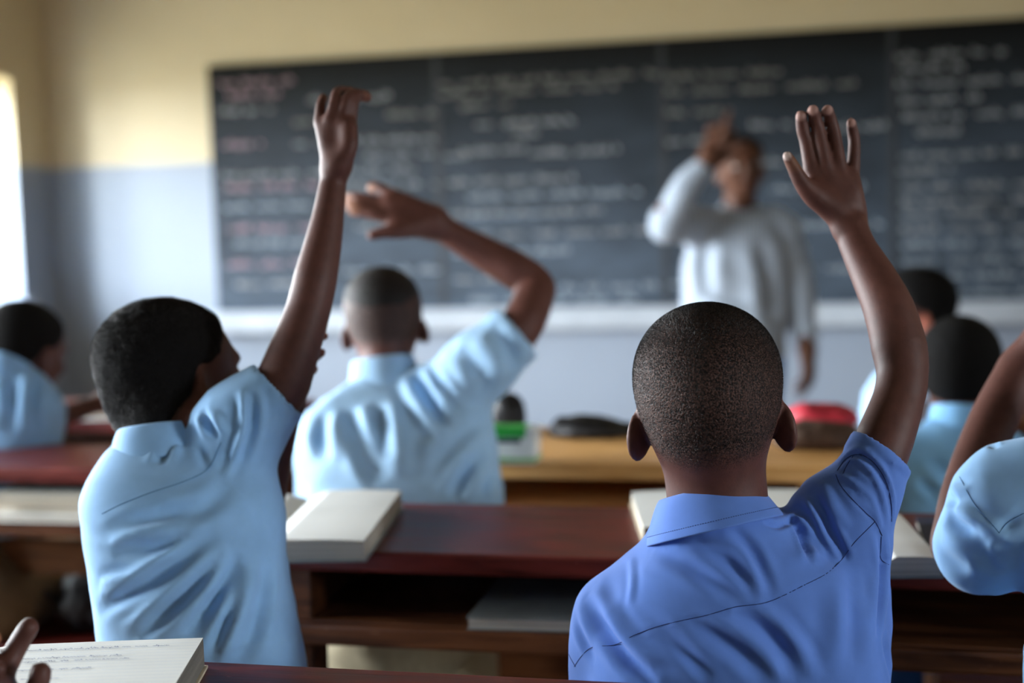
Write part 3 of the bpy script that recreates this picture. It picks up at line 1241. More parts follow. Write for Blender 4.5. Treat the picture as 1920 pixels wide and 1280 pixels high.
for k, c in (('w', (0.30, 0.315, 0.33)), ('p', (0.38, 0.27, 0.31)), ('y', (0.22, 0.22, 0.205)), ('c', (0.32, 0.37, 0.42))):  # c: lower rows, with the bluish cast of the light put into their colour
    M['chalk_' + k] = mat('chalk_stroke_' + k, c, 0.9, 0.1, 40, 0.3)
for i in range(4):
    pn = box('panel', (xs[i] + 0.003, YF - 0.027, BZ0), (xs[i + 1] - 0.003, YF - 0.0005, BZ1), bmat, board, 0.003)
    for key in 'wpyc':
        L = [(xl(a), xl(bb), zl((a + bb) / 2, y + 6), 0.031) for a, bb, y, kk in ROWS[i] if kk == key]
        if L:
            V, Fc = scribble(L)
            me = bpy.data.meshes.new('chalk_writing')
            me.from_pydata(V, [], Fc)
            tag(link('chalk_writing', me, M['chalk_' + key], pn), kind='stuff')
for i in (1, 2, 3):
    box('panel_joint', (xs[i] - 0.012, YF - 0.031, BZ0), (xs[i] + 0.012, YF - 0.0005, BZ1), mat('worn_joint', (0.018, 0.021, 0.025), 0.6), board, 0.002)
LZ = PY(1000, 617, YF - 0.07).z
box('chalk_ledge', (BX0 - 0.03, YF - 0.085, LZ), (BX1 + 0.03, YF - 0.0005, BZ0 + 0.004), M['ledge'], board, 0.006)


# ------------------------------------------------------------------ desks
def desk(label, x0, x1, yn, yf, m, m2, zt=0.832, zs=0.735, seat=True, seatm=None, legs=None, group=None, bo=0.0, splay=0.0):
    o = empty('school_desk', ((x0 + x1) / 2, (yn + yf) / 2, 0), label, 'desk', group)
    box('desktop', (x0, yn, zt - 0.028), (x1, yf, zt), m, o, 0.005)
    box('shelf', (x0 + 0.03, yn + 0.0125, zs - 0.018), (x1 - 0.03, yf - 0.025, zs), m2, o, 0.003)
    box('shelf_rail', (x0 + 0.02, yn - 0.006, zs - 0.028), (x1 - 0.02, yn + 0.012, zs - 0.0005), m2, o, 0.004)
    box('back_panel', (x0 + 0.03, yf - 0.045, zs - 0.06), (x1 - 0.03, yf - 0.025, zt - 0.026), m2, o, 0.003)
    lx = legs or (x0 + 0.06, x1 - 0.06)
    for xx in lx:
        for yy in (yn + 0.045, yf - 0.055):
            xo = xx + (splay if yy > yn + 0.1 else 0.0) * (-1 if xx < (x0 + x1) / 2 else 1)
            box('leg', (xo - 0.026, yy - 0.026, 0), (xo + 0.026, yy + 0.026, zt - 0.024), m2, o, 0.004)
        box('side_panel', (xx - 0.012, yn + 0.03, zs - 0.03), (xx + 0.012, yf - 0.04, zt - 0.02), m2, o, 0.002)
        if seat:
            box('foot_rail', (xx - 0.022, yn + bo - 0.43, 0.06), (xx + 0.022, yf - 0.05, 0.11), m2, o, 0.004)
            box('bench_leg', (xx - 0.024, yn + bo - 0.40, 0), (xx + 0.024, yn + bo - 0.34, 0.42), m2, o, 0.004)
            box('bench_leg', (xx - 0.024, yn + bo - 0.25, 0), (xx + 0.024, yn + bo - 0.19, 0.42), m2, o, 0.004)
    if seat:
        box('bench_seat', (x0 + 0.02, yn + bo - 0.44, 0.415), (x1 - 0.02, yn + bo - 0.16, 0.445), seatm or m, o, 0.006)
    return o


Y2N, Y2F = 1.704, 2.02
desk('nearest dark red varnished school desk with scratched edge under the open notebook', -1.25, 0.75, 0.925, 1.245, M['red_wood'], M['brown_wood'])
desk('dark red school desk with open shelf in front of the boy in royal blue', -0.95, 0.85, Y2N, Y2F, M['red_wood'], M['brown_wood'], legs=(-0.735, 0.70), splay=0.09)
tn = desk('tan varnished school desk carrying the green and white packet', -1.0, -0.02, 2.37, 2.80, M['tan_wood'], M['tan_wood'], seatm=M['brown_wood'], bo=0.08)
box('front_panel', (-0.90, 2.735, 0.10), (-0.10, 2.752, 0.70), M['brown_wood'], tn, 0.003)
bd = desk('dark red school desk whose shelf is stuffed with exercise books', -2.7, -1.16, 2.26, 2.53, M['red_wood'], M['brown_wood'])
box('knee_rail', (-2.64, 2.49, 0.575), (-1.22, 2.51, 0.645), M['rail_wood'], bd, 0.003)
desk('red school desk below the window with a white book on top', -2.55, -1.30, 2.86, 3.24, M['red_wood'], M['brown_wood'])
desk('brown school desk in front of the boy in bright blue', 0.10, 1.5, 2.92, 3.24, M['brown_wood'], M['brown_wood'])
desk('brown school desk closest to the blackboard on the right', 0.22, 1.6, 3.78, 4.10, M['brown_wood'], M['brown_wood'])


# ------------------------------------------------------------------ books
def frame_from(a, b):
    """z-rotation whose local +y runs from a to b (horizontal)"""
    d = Vector(b) - Vector(a)
    return math.atan2(-d.x, d.y)


def page_block(w, h, th, side, m_top, m_side, dip=0.55, fall=0.15):
    """half of an open book, spine at x=0, towards +x (side=1) or -x"""
    V, Fc, mi = [], [], []
    nx, ny = 14, 8
    def zt(u, v):
        rise = dip + (1 - dip) * min(1.0, (u / 0.22)) ** 0.6
        return th * (rise - fall * max(0.0, (u - 0.45) / 0.55) ** 2)
    for j in range(ny + 1):
        for i in range(nx + 1):
            u, v = i / nx, j / ny
            V.append((side * u * w, (v - 0.5) * h, 0.003 + zt(u, v)))
    nt_ = len(V)
    for j in range(ny + 1):
        for i in range(nx + 1):
            V.append((side * i / nx * w, (j / ny - 0.5) * h, 0.003))
    def q(*f):
        return tuple(f) if side > 0 else tuple(f[::-1])
    r = nx + 1
    for j in range(ny):
        for i in range(nx):
            a = j * r + i
            Fc.append(q(a, a + 1, a + r + 1, a + r)); mi.append(0)
            Fc.append(q(nt_ + a, nt_ + a + r, nt_ + a + r + 1, nt_ + a + 1)); mi.append(1)
    for i in range(nx):
        Fc.append(q(i, nt_ + i, nt_ + i + 1, i + 1)); mi.append(1)
        a = ny * r + i
        Fc.append(q(a, a + 1, nt_ + a + 1, nt_ + a)); mi.append(1)
    for j in range(ny):
        a = j * r
        Fc.append(q(a, a + r, nt_ + a + r, nt_ + a)); mi.append(1)
        a = j * r + nx
        Fc.append(q(a, nt_ + a, nt_ + a + r, a + r)); mi.append(1)
    me = bpy.data.meshes.new('pages')
    me.from_pydata(V, [], Fc)
    me.materials.append(m_top)
    me.materials.append(m_side)
    me.polygons.foreach_set('material_index', mi)
    return me, zt


def page_lines(w, h, zt, side, rows, seed, name, m, thick=0.00028, x0=0.08, x1=0.93, letters=True, ragged=True):
    r2 = random.Random(seed)
    V, Fc = [], []

    def seg(a, b):
        d = (b - a)
        n = Vector((-d.y, d.x, 0))
        if n.length < 1e-9:
            return
        n = n.normalized() * thick
        o = len(V)
        V.extend([tuple(a - n), tuple(a + n), tuple(b + n), tuple(b - n)])
        Fc.append((o, o + 1, o + 2, o + 3))
    for yv in rows:
        def pt(x, dy):
            u = min(1, abs(x) / w)
            return Vector((side * abs(x), (yv - 0.5) * h + dy, 0.0036 + zt(u, 0)))
        if not letters:
            n = 8
            for i in range(n):
                seg(pt(w * (0.01 + 0.98 * i / n), 0), pt(w * (0.01 + 0.98 * (i + 1) / n), 0))
            continue
        xa, xb = (x0 * w, x1 * w * (r2.uniform(0.55, 1.0) if ragged else 1))
        x = xa
        while x < xb:
            e = x + r2.uniform(0.006, 0.02)
            last = None
            while x < e:
                hg = 0.0022 if r2.random() < 0.75 else 0.0046
                j = lambda: r2.uniform(-0.0005, 0.0005)
                for p in (pt(x + j(), j() - (0.0022 if r2.random() < 0.12 else 0)), pt(x + 0.0006 + j(), hg * r2.uniform(0.7, 1.1)), pt(x + 0.0013 + j(), hg * r2.uniform(0, 0.4)), pt(x + 0.0019 + j(), hg * r2.uniform(0.4, 0.8)), pt(x + 0.0023 + j(), j())):
                    if last is not None:
                        seg(last, p)
                    last = p
                x += r2.uniform(0.0022, 0.0034)
            x = e + 0.004
    me = bpy.data.meshes.new(name)
    me.from_pydata(V, [], Fc)
    return me


def open_book(label, loc, rz, w, h, tl, tr, cover=None, rows=None, group=None, name='open_notebook', dip=0.55, fall=0.15, rule=False, tilt=(0, 0), ragged=True, edges=None):
    o = empty(name, (0, 0, 0), label, 'book', group)
    cov = box('cover', (-w - 0.003, -h / 2 - 0.003, 0), (w + 0.003, h / 2 + 0.003, 0.003), cover or M['greycover'], o, 0.001)
    for side, t in ((-1, tl), (1, tr)):
        if t <= 0:
            continue
        me, zt = page_block(w, h, t, side, M['paper'], edges or M['page_edge'], dip, fall)
        pg = link('pages', me, None, o, False)
        if rows:
            if rule:
                tag(link('ruled_lines', page_lines(w, h, zt, side, [0.05 + 0.04 * i for i in range(23)], 1, 'ruled_lines', None, 0.00018, letters=False), M['rule'], pg), kind='stuff')
            tag(link('handwriting', page_lines(w, h, zt, side, rows, 5 + side, 'handwriting', None, ragged=ragged), M['ink'], pg), kind='stuff')
    o.rotation_euler = (tilt[0], tilt[1], rz)
    o.location = loc
    return o


def closed_book(label, loc, rz, w, h, t, cover, group=None, name='exercise_book', n_top=None):
    o = empty(name, (0, 0, 0), label, 'book', group)
    box('cover', (-w / 2, -h / 2, 0), (w / 2, h / 2, 0.0015), cover, o, 0.0005)
    box('cover', (-w / 2, -h / 2, t - 0.0015), (w / 2, h / 2, t), n_top or cover, o, 0.0005)
    box('pages', (-w / 2 + 0.002, -h / 2 + 0.003, 0.0015), (w / 2 - 0.003, h / 2 - 0.003, t - 0.0015), M['page_edge'], o, 0.0)
    o.rotation_euler = (0, 0, rz)
    o.location = loc
    return o


ZD = 0.832
# near notebook: right page lies between these corners
b_ = PZ(381, 1197, ZD + 0.030)
c_ = PZ(331, 1280, ZD + 0.030)
rz = frame_from(c_, b_)
hh, ww = 0.235, 0.225
ly, lx = Vector((-math.sin(rz), math.cos(rz), 0)), Vector((math.cos(rz), math.sin(rz), 0))
cen = b_ - ly * hh / 2 - lx * ww
open_book('thick open notebook with handwritten lines on the nearest desk', (cen.x, cen.y, ZD + 0.0005), rz, ww, hh, 0.022, 0.028, M['kraft'], [0.90, 0.79, 0.745, 0.64, 0.53, 0.42, 0.31], dip=0.7, fall=0.02, rule=True, edges=M['dark_edges'])

b_ = PZ(752, 918, ZD + 0.028)
c_ = PZ(668, 1040, ZD + 0.022)
rz = frame_from(c_, b_)
hh, ww = 0.33, 0.135
ly, lx = Vector((-math.sin(rz), math.cos(rz), 0)), Vector((math.cos(rz), math.sin(rz), 0))
cen = b_ - ly * hh / 2 - lx * ww
open_book('thick open white book beside the twisting boy in light blue', (cen.x, cen.y, ZD + 0.0005), rz, ww, hh, 0.02, 0.026, M['greycover'], None, dip=0.5, fall=0.1)

a_ = PZ(1184, 922, ZD + 0.02)
bR = PZ(1500, 914, ZD + 0.02)
ww = 0.122
rz = math.atan2((bR - a_).y, (bR - a_).x)
ly, lx = Vector((-math.sin(rz), math.cos(rz), 0)), Vector((math.cos(rz), math.sin(rz), 0))
cen = a_ + lx * ww - ly * 0.12
cen.y -= 0.0
open_book('open white notebook lying in front of the boy in royal blue', (cen.x, cen.y, ZD + 0.0005), rz, ww, 0.24, 0.018, 0.016, M['kraft'], None, dip=0.5, fall=0.1)

b_ = PZ(1688, 966, ZD + 0.022)
c_ = PZ(1752, 1036, ZD + 0.022)
rz = frame_from(c_, b_)
hh, ww = 0.24, 0.062
ly, lx = Vector((-math.sin(rz), math.cos(rz), 0)), Vector((math.cos(rz), math.sin(rz), 0))
cen = b_ - ly * hh / 2 - lx * ww
rB = open_book('open white book beside the raised royal blue sleeve', (cen.x, cen.y, ZD + 0.0005), rz, ww, hh, 0.018, 0.022, M['greycover'], None, dip=0.5, fall=0.1)
p_ = PZ(1790, 985, ZD + 0.02)
closed_book('dark navy exercise book next to the open white book on the right', (p_.x + 0.045, p_.y - 0.02, ZD + 0.0005), rz * 0.3, 0.17, 0.22, 0.012, M['navy'])

p_ = PZ(990, 1150, 0.75)
closed_book('thin grey book lying alone on the desk shelf', (p_.x, Y2N + 0.10, 0.7355), 0.05, 0.155, 0.2, 0.016, M['greycover'])

# exercise books on the shelf of the red desk
for i, (px, dy, rz_, t, c, lab) in enumerate((
        (95, 0.03, 0.02, 0.014, M['whitebox'], 'white exercise book at the bottom of the shelf stack'),
        (85, 0.045, -0.06, 0.012, M['kraft'], 'cream exercise book second from bottom of the shelf stack'),
        (100, 0.035, 0.03, 0.012, M['kraft'], 'cream exercise book in upper middle of the shelf stack'),
        (92, 0.05, 0.05, 0.013, M['greycover'], 'worn greyish book on top of the shelf stack'))):
    p_ = PY(px, 940, 2.26)
    closed_book(lab, (p_.x, 2.26 + 0.10 + dy - 0.05, 0.7355 + [0, 0.0142, 0.0264, 0.0386][i]), rz_, 0.23, 0.19, t, c, 'exercise books stacked on the shelf')
# white book in front of the far boy
p_ = PZ(185, 792, ZD + 0.012)
open_book('white open book on the desk of the boy under the window', (PZ(190, 795, ZD).x, 2.965, ZD + 0.0005), 0.22, 0.13, 0.19, 0.016, 0.02, M['whitebox'], None)


# ------------------------------------------------------------------ packet and bags on the far desks
def packet():
    p_ = PZ(965, 868, ZD)
    x, y = p_.x - 0.004, p_.y + 0.005
    o = empty('paper_packet', (x, y, ZD), 'green and white printed packet standing on the tan desk', 'packet')
    box('box_body', (x - 0.05, y - 0.022, ZD + 0.0005), (x + 0.045, y + 0.028, ZD + 0.064), M['whitebox'], o, 0.004)
    box('green_band', (x - 0.0505, y - 0.0226, ZD + 0.046), (x + 0.030, y + 0.0286, ZD + 0.0646), M['green'], o, 0.003)
    box('green_stripe', (x - 0.0505, y - 0.0226, ZD + 0.004), (x + 0.0455, y + 0.0284, ZD + 0.013), mat('pale_green_print', (0.25, 0.5, 0.2), 0.4), o, 0.002)
    box('dark_print', (x - 0.030, y - 0.0228, ZD + 0.038), (x + 0.020, y - 0.0210, ZD + 0.046), M['navy'], o, 0.0)


packet()


def bag(name, label, lumps, m, straps=(), h=0.006, seed=1, smat=None):
    """soft bag: lumps = (center, radii, yaw)"""
    B = SDF()
    for c, r, yw in lumps:
        B.ell(c, r, np.array(Matrix.Rotation(yw, 3, 'Z'), np.float32), 0.03)
    zb = min(c[2] - r[2] for c, r, yw in lumps)
    V, Q = B.mesh(h, 2)
    Nn = vnormals(V, Q)
    V = V + Nn * (0.006 * nz3(V * 28, seed) + 0.003 * nz3(V * 70, seed + 1))[:, None]
    zf = lumps[0][3] if len(lumps[0]) > 3 else None
    o = empty(name, tuple(V.mean(0)), label, 'bag')
    return o, V, Q, m


def make_bag(name, label, lumps, m, zfloor, straps=(), seed=1):
    o, V, Q, m = bag(name, label, lumps, m, seed=seed)
    V[:, 2] = np.maximum(V[:, 2], zfloor)
    np_mesh('bag_body', V, Q, m, o)
    for s in straps:
        tubes('strap', [s], 0.007, M['black'], o, 6)
    return o


q = lambda px, py, z: tuple(PZ(px, py, z))
c1 = PZ(1095, 812, ZD + 0.02)
make_bag('school_bag', 'flat black bag at the far edge of the tan desk', [((c1.x, 2.70, ZD + 0.012), (0.085, 0.06, 0.016), 0.05), ((c1.x - 0.03, 2.70, ZD + 0.012), (0.05, 0.05, 0.02), 0)], M['black'], ZD + 0.0008,
         [[(c1.x - 0.07, 2.65, ZD + 0.01), (c1.x - 0.02, 2.62, ZD + 0.018), (c1.x + 0.05, 2.63, ZD + 0.016), (c1.x + 0.09, 2.66, ZD + 0.01)]], 2)
c1 = PZ(935, 790, ZD + 0.03)
make_bag('school_bag', 'black rounded bag behind the green and white packet', [((c1.x + 0.005, 2.72, ZD + 0.035), (0.036, 0.05, 0.048), 0)], M['black'], ZD + 0.0008, (), 3)
c1 = PZ(1545, 850, ZD + 0.02)
make_bag('school_bag', 'red soft bag at the end of the tan desk', [((c1.x - 0.015, 2.72, ZD + 0.032), (0.075, 0.055, 0.032), -0.1)], M['redcloth'], ZD + 0.0008, (), 5)
make_bag('cloth_bundle', 'brown cloth bundle lying before the red bag', [((c1.x - 0.01, 2.58, ZD + 0.02), (0.07, 0.06, 0.026), 0.2), ((c1.x - 0.05, 2.575, ZD + 0.014), (0.05, 0.04, 0.02), 0)], M['browncloth'], ZD + 0.0008, (), 7)
# black bag on the bench below the window
c1 = PY(156, 1105, 2.56)
make_bag('school_bag', 'black bag with a looping strap on the bench behind the book-stuffed shelf', [((c1.x + 0.01, 2.57, 0.50), (0.07, 0.08, 0.065), 0.2), ((c1.x + 0.10, 2.58, 0.48), (0.07, 0.08, 0.04), 0)], M['black'], 0.4458,
         [[(c1.x - 0.03, 2.54, 0.50), (c1.x - 0.09, 2.52, 0.54), (c1.x - 0.15, 2.51, 0.545), (c1.x - 0.21, 2.51, 0.50), (c1.x - 0.24, 2.52, 0.455)]], 9)


# ------------------------------------------------------------------ people
def cloth(name, B, m, parent, h, creases=(), depth=1.4, seed=1, wr=0.0, wscale=14.0, smooth=1):
    V, Q = B.mesh(h, smooth)
    if wr:
        Nn = vnormals(V, Q)
        p = V * wscale
        p = p + 0.6 * np.stack([nz3(p * 0.7, seed + 3), nz3(p * 0.7, seed + 4), nz3(p * 0.7, seed + 5)], 1)
        rdg = 1.0 - np.abs(nz3(p * A((0.8, 0.8, 1.7)), seed)) * 2
        V = V + Nn * (wr * rdg)[:, None]
    if creases:
        Nn = vnormals(V, Q)
        bv = bvh_of(V, Q)
        for pts, w, a in creases:
            V = crease(V, Nn, bv, pts, w, a, depth)
        V = lap(V, Q, 0.4).astype(np.float32)
    o = np_mesh(name, V, Q, m, parent)
    return o, V, Q


def seam(parent, V, Q, lines, r, m, name='seam', lift=0.0):
    bv = bvh_of(V, Q)
    L = []
    for pts in lines:
        l = surf_line(bv, spline(pts), 4.0)
        if len(l) > 2:
            q = [Vector(p) + Vector(n) * lift for p, n in l]
            L.append([q[0]] + [(q[i - 1] + q[i] + q[i + 1]) / 3 for i in range(1, len(q) - 1)] + [q[-1]])
    return tubes(name, L, r, m, parent, 5)


def topx(p):
    v = Vector(p) - CAM
    d = v.dot(CW)
    return 960 + F * v.dot(CR) / d, 640 - F * v.dot(CU) / d


def PXR(px, d):
    return px * d / F


# ================= boy in royal blue (in focus)
def boy_royal():
    root = empty('person', (-0.13, 1.42, 0), 'person in a royal blue shirt seen from behind with a raised open hand', 'person')
    hd = Head(P(1325, 695, 1.40), rotm(6, -5, 3), 0.985, hair=0.001)
    B = SDF()
    hd.build(B)
    hd.neck(B, P(1346, 945, 1.40), 0.043, 0.0415)
    B.cone(P(1346, 945, 1.40), P(1350, 1010, 1.41), 0.0415, 0.052, 0.03)
    # torso inside the shirt
    st = [(P(1385, 1420, 1.42), .125, .085), (P(1385, 1290, 1.425), .120, .080), (P(1385, 1100, 1.425), .116, .076), (P(1385, 1050, 1.42), .100, .066), (P(1360, 1015, 1.41), .066, .046), (P(1346, 985, 1.40), .042, .04)]
    B.loft(st, CR, k=0.03)
    B.limb([(1290, 1060, 1.42, 30), (1150, 1140, 1.42, 46)], 0.02)
    B.limb([(1150, 1140, 1.42, 50), (1135, 1320, 1.46, 48), (1140, 1390, 1.50, 42)], 0.02)
    B.limb([(1140, 1390, 1.50, 42), (1215, 1345, 1.58, 32), (1250, 1320, 1.62, 28)], 0.015)
    hand(B, P(1250, 1320, 1.62), CR + CW * 0.5, CU, 1, 0.13)
    B.limb([(1440, 1040, 1.425, 34), (1570, 985, 1.42, 46)], 0.02)
    arm = [(1580, 990, 1.415, 50), (1628, 905, 1.40, 53), (1660, 820, 1.405, 53), (1684, 750, 1.42, 47.5), (1692, 702, 1.43, 47.5), (1686, 652, 1.44, 51.5), (1667, 581, 1.455, 47.5), (1639, 521, 1.475, 41), (1612, 470, 1.49, 34), (1597, 434, 1.50, 31.5)]
    B.limb(arm, 0.012)
    # hand, back towards us, fingers up
    wr = [(1579, 410, 1.50, 18), (1594, 407, 1.505, 20), (1606, 404, 1.51, 17)]
    kn = [(1521, 318, 1.51, 15), (1547, 312, 1.507, 14.5), (1573, 312, 1.509, 14), (1597, 322, 1.515, 13.5)]
    for i, k in enumerate(kn):
        a = wr[min(2, i)]
        B.limb([(1591 + (i - 1.5) * 6, 428, 1.50, 22), (a[0], a[1], a[2], a[3]), ((a[0] + k[0]) / 2 + (-3 if i == 0 else 0), (a[1] + k[1]) / 2, 1.507, 17), k], 0.007)
    B.limb([(1560, 345, 1.512, 14), (1575, 385, 1.508, 17)], 0.012)
    B.limb([(1585, 345, 1.514, 13), (1593, 385, 1.510, 16)], 0.012)
    fingers = [
        [(1520, 312, 1.510, 14.5), (1512, 268, 1.512, 13), (1505, 243, 1.510, 12.4), (1501.5, 217, 1.503, 10.5)],
        [(1547, 308, 1.507, 14), (1536, 250, 1.508, 12.6), (1529, 225, 1.505, 12), (1524.5, 207, 1.498, 11)],
        [(1573, 306, 1.509, 13.5), (1564, 250, 1.510, 12.6), (1557, 224, 1.507, 12), (1552, 207, 1.500, 11)],
        [(1600, 318, 1.515, 12.8), (1602, 268, 1.517, 11.5), (1599, 248, 1.515, 11), (1596, 230, 1.509, 9.6)]]
    for f in fingers:
        B.limb(f, 0.0022)
        x, y, d, r = f[-1]
        B.paint.append(('dot', P(x - 1.5, y - 3, d - 0.004), 0.0062, NAIL))
    B.limb([(1566, 398, 1.502, 23), (1528, 367, 1.497, 23), (1503, 341, 1.490, 16), (1487, 312, 1.486, 12.6), (1476.5, 293, 1.483, 10)], 0.012)
    B.paint.append(('dot', P(1473, 289, 1.478), 0.0058, A((0.55, 0.42, 0.38))))
    B.paint.append(('dot', P(1490, 305, 1.488), 0.011, A((0.16, 0.065, 0.035))))
    hip = P(1385, 1430, 1.42)
    hip.z = 0.512
    T = SDF()
    seated_legs(B, T, hip, r=0.056)
    body, V, Q, Nn = body_mesh(B, hd, root, 0.0026)
    cloth('trousers', T, M['darktrouser'], root, 0.008)
    hd.eyes(body)
    hair_spikes(hd, V, Q, Nn, root, 120000, 0.0011, 0.00019, 4)
    # ---- shirt
    T = SDF()
    st = [(P(1375, 1440, 1.42), .148, .112), (P(1372, 1290, 1.42), .147, .108), (P(1372, 1180, 1.42), .146, .108), (P(1374, 1110, 1.42), .140, .104), (P(1378, 1060, 1.415), .118, .094), (P(1370, 1020, 1.41), .086, .078), (P(1350, 975, 1.405), .066, .064), (P(1345, 955, 1.40), .054, .056)]
    T.loft(st, CR, k=0.03)
    T.limb([(1285, 1034, 1.405, 40), (1213, 1087, 1.41, 48), (1150, 1152, 1.42, 62)], 0.02)
    T.limb([(1150, 1152, 1.42, 62), (1136, 1215, 1.43, 66), (1138, 1330, 1.46, 66)], 0.02)
    T.limb([(1425, 1020, 1.405, 40), (1500, 998, 1.405, 52), (1555, 960, 1.41, 72)], 0.02)
    T.limb([(1580, 995, 1.41, 76), (1606, 942, 1.405, 69)], 0.02)
    T.limb([(1606, 942, 1.405, 69), (1630, 900, 1.40, 63)], 0.015)
    a, b = P(1627, 905, 1.40), P(1653, 847, 1.402)
    cn = (CR * 0.60 + CU * 0.78 + CW * 0.10).normalized()
    T.cone(a, b, PXR(65, 1.4), PXR(60, 1.4), 0.006, cap=True, capn=cn)
    T.cone(P(1643, 868, 1.40), b, PXR(65, 1.4), PXR(63.5, 1.4), 0.003, cap=True, capa=True, capn=cn)
    T.limb([(1588, 1040, 1.415, 74), (1586, 1120, 1.42, 72), (1572, 1230, 1.425, 82), (1566, 1320, 1.425, 84)], 0.03)
    ax = (b - a).normalized()
    T.cone(a + ax * 0.004, b + ax * 0.06, PXR(54, 1.4), PXR(54, 1.4), 0.002, sub=True)
    # neck opening
    T.cone(P(1344, 985, 1.40), P(1338, 900, 1.40), 0.046, 0.050, 0.004, sub=True)
    K = lambda *v: [(1040 + v[i] / 1.684, 520 + v[i + 1] / 1.684) for i in range(0, len(v), 2)]
    cr = [
        (K(735, 765, 770, 800, 792, 850, 806, 905), 8.5, 0.0062),
        (K(720, 750, 775, 765, 815, 810, 850, 880), 9, -0.0045),
        (K(815, 690, 845, 745, 878, 815, 925, 895), 8, 0.0085),
        (K(780, 690, 820, 745, 860, 820, 900, 900), 9, -0.0040),
        (K(840, 640, 880, 720, 930, 800), 9, -0.003),
        (K(655, 770, 700, 785, 745, 770, 790, 745), 6, 0.005),
        (K(300, 845, 380, 880, 470, 930, 560, 995, 640, 1040), 16, 0.0042),
        (K(330, 835, 440, 890, 540, 960, 620, 1010), 13, -0.0035),
        (K(430, 830, 520, 880, 600, 950, 660, 1020), 12, 0.0030),
        (K(520, 810, 580, 860, 630, 940, 660, 1010), 12, -0.0035),
        (K(560, 800, 620, 860, 660, 950, 690, 1020), 11, 0.0032),
        (K(80, 990, 130, 1070, 180, 1150, 240, 1215, 330, 1275), 16, 0.0065),
        (K(120, 985, 180, 1070, 240, 1150, 330, 1220), 16, -0.0042),
        (K(60, 1060, 90, 1140, 130, 1210), 11, 0.003),
        (K(240, 880, 245, 960, 235, 1040), 8, -0.0018),
        (K(250, 1050, 330, 1100, 420, 1180, 500, 1280), 13, 0.0030),
        (K(420, 1085, 520, 1140, 610, 1215, 670, 1290), 14, 0.0045),
        (K(480, 1075, 580, 1120, 660, 1190, 720, 1280), 12, -0.0035),
        (K(560, 1050, 650, 1100, 720, 1180, 770, 1280), 13, 0.0045),
        (K(640, 1040, 720, 1100, 790, 1190, 830, 1280), 13, -0.0035),
        (K(300, 1130, 400, 1190, 500, 1270), 12, 0.003),
        (K(180, 1180, 260, 1220, 360, 1280), 10, -0.0025),
        (K(930, 900, 945, 990, 950, 1100, 940, 1220), 20, 0.0045),
        (K(880, 950, 890, 1060, 890, 1180, 880, 1280), 22, -0.0030),
        (K(1022, 790, 1034, 870, 1034, 960, 1026, 1060, 1018, 1140), 9, 0.0055),
        (K(1005, 900, 1004, 1000, 1000, 1100), 11, -0.003),
        (K(1020, 885, 1050, 893, 1078, 915), 5, 0.0022),
        (K(1065, 1270, 1048, 1200, 1035, 1120), 9, 0.004),
        (K(720, 900, 780, 880, 850, 860, 900, 830), 16, -0.002),
        (K(880, 610, 920, 640, 965, 680, 1005, 740, 1034, 800), 6, -0.0030),
        (K(895, 600, 940, 560, 990, 580, 1035, 640, 1058, 720, 1062, 790), 5.0, 0.0030),
        (K(905, 575, 950, 540, 1000, 560, 1050, 630, 1078, 720), 5.0, -0.0022),
        (K(885, 610, 935, 578, 985, 600, 1025, 660, 1050, 760), 5.0, -0.0022),
    ]
    G = lambda *v: [(1300 + v[i] / 2.168, 800 + v[i + 1] / 2.168) for i in range(0, len(v), 2)]
    cuff = G(585, 178, 622, 128, 680, 112, 738, 150, 785, 225, 805, 310, 806, 385)
    ridge = G(560, 180, 640, 215, 715, 275, 750, 345, 766, 420)
    cr += [(cuff, 4.0, 0.0030), (ridge, 5.0, -0.0025), (G(590, 200, 640, 235, 700, 300, 735, 370), 6.0, 0.0022)]
    yoke = K(62, 1228, 85, 1195, 120, 1166, 190, 1160, 250, 1130, 340, 1097, 480, 1066, 570, 1040, 660, 1028, 720, 1005, 790, 970, 860, 934, 910, 886, 945, 838, 1012, 770)
    hole = K(888, 622, 902, 655, 940, 700, 985, 745, 1012, 770, 1034, 815)
    lhole = K(36, 1165, 50, 1200, 66, 1228)
    cr += [(yoke, 3.0, 0.0016), (hole, 3.0, 0.0014)]
    sh, V, Q = cloth('shirt', T, M['royal'], root, 0.0028, cr, 1.33, 3, 0.0010, 16.0)
    seam(sh, V, Q, [yoke, hole, lhole, cuff, G(764, 445, 762, 495, 764, 540, 812, 568), G(650, 118, 625, 155, 608, 190)], 0.00040, M['royal_dark'], lift=0.00015)
    Rc = rotm(6, -13, 13)
    co, lines = collar(sh, P(1334, 975, 1.402), Rc, 0.0435, 0.049, 0.031, M['royal'], drop=0.003, flare=0.027)
    tubes('stitching', lines, 0.00035, M['royal_dark'], sh, 4)


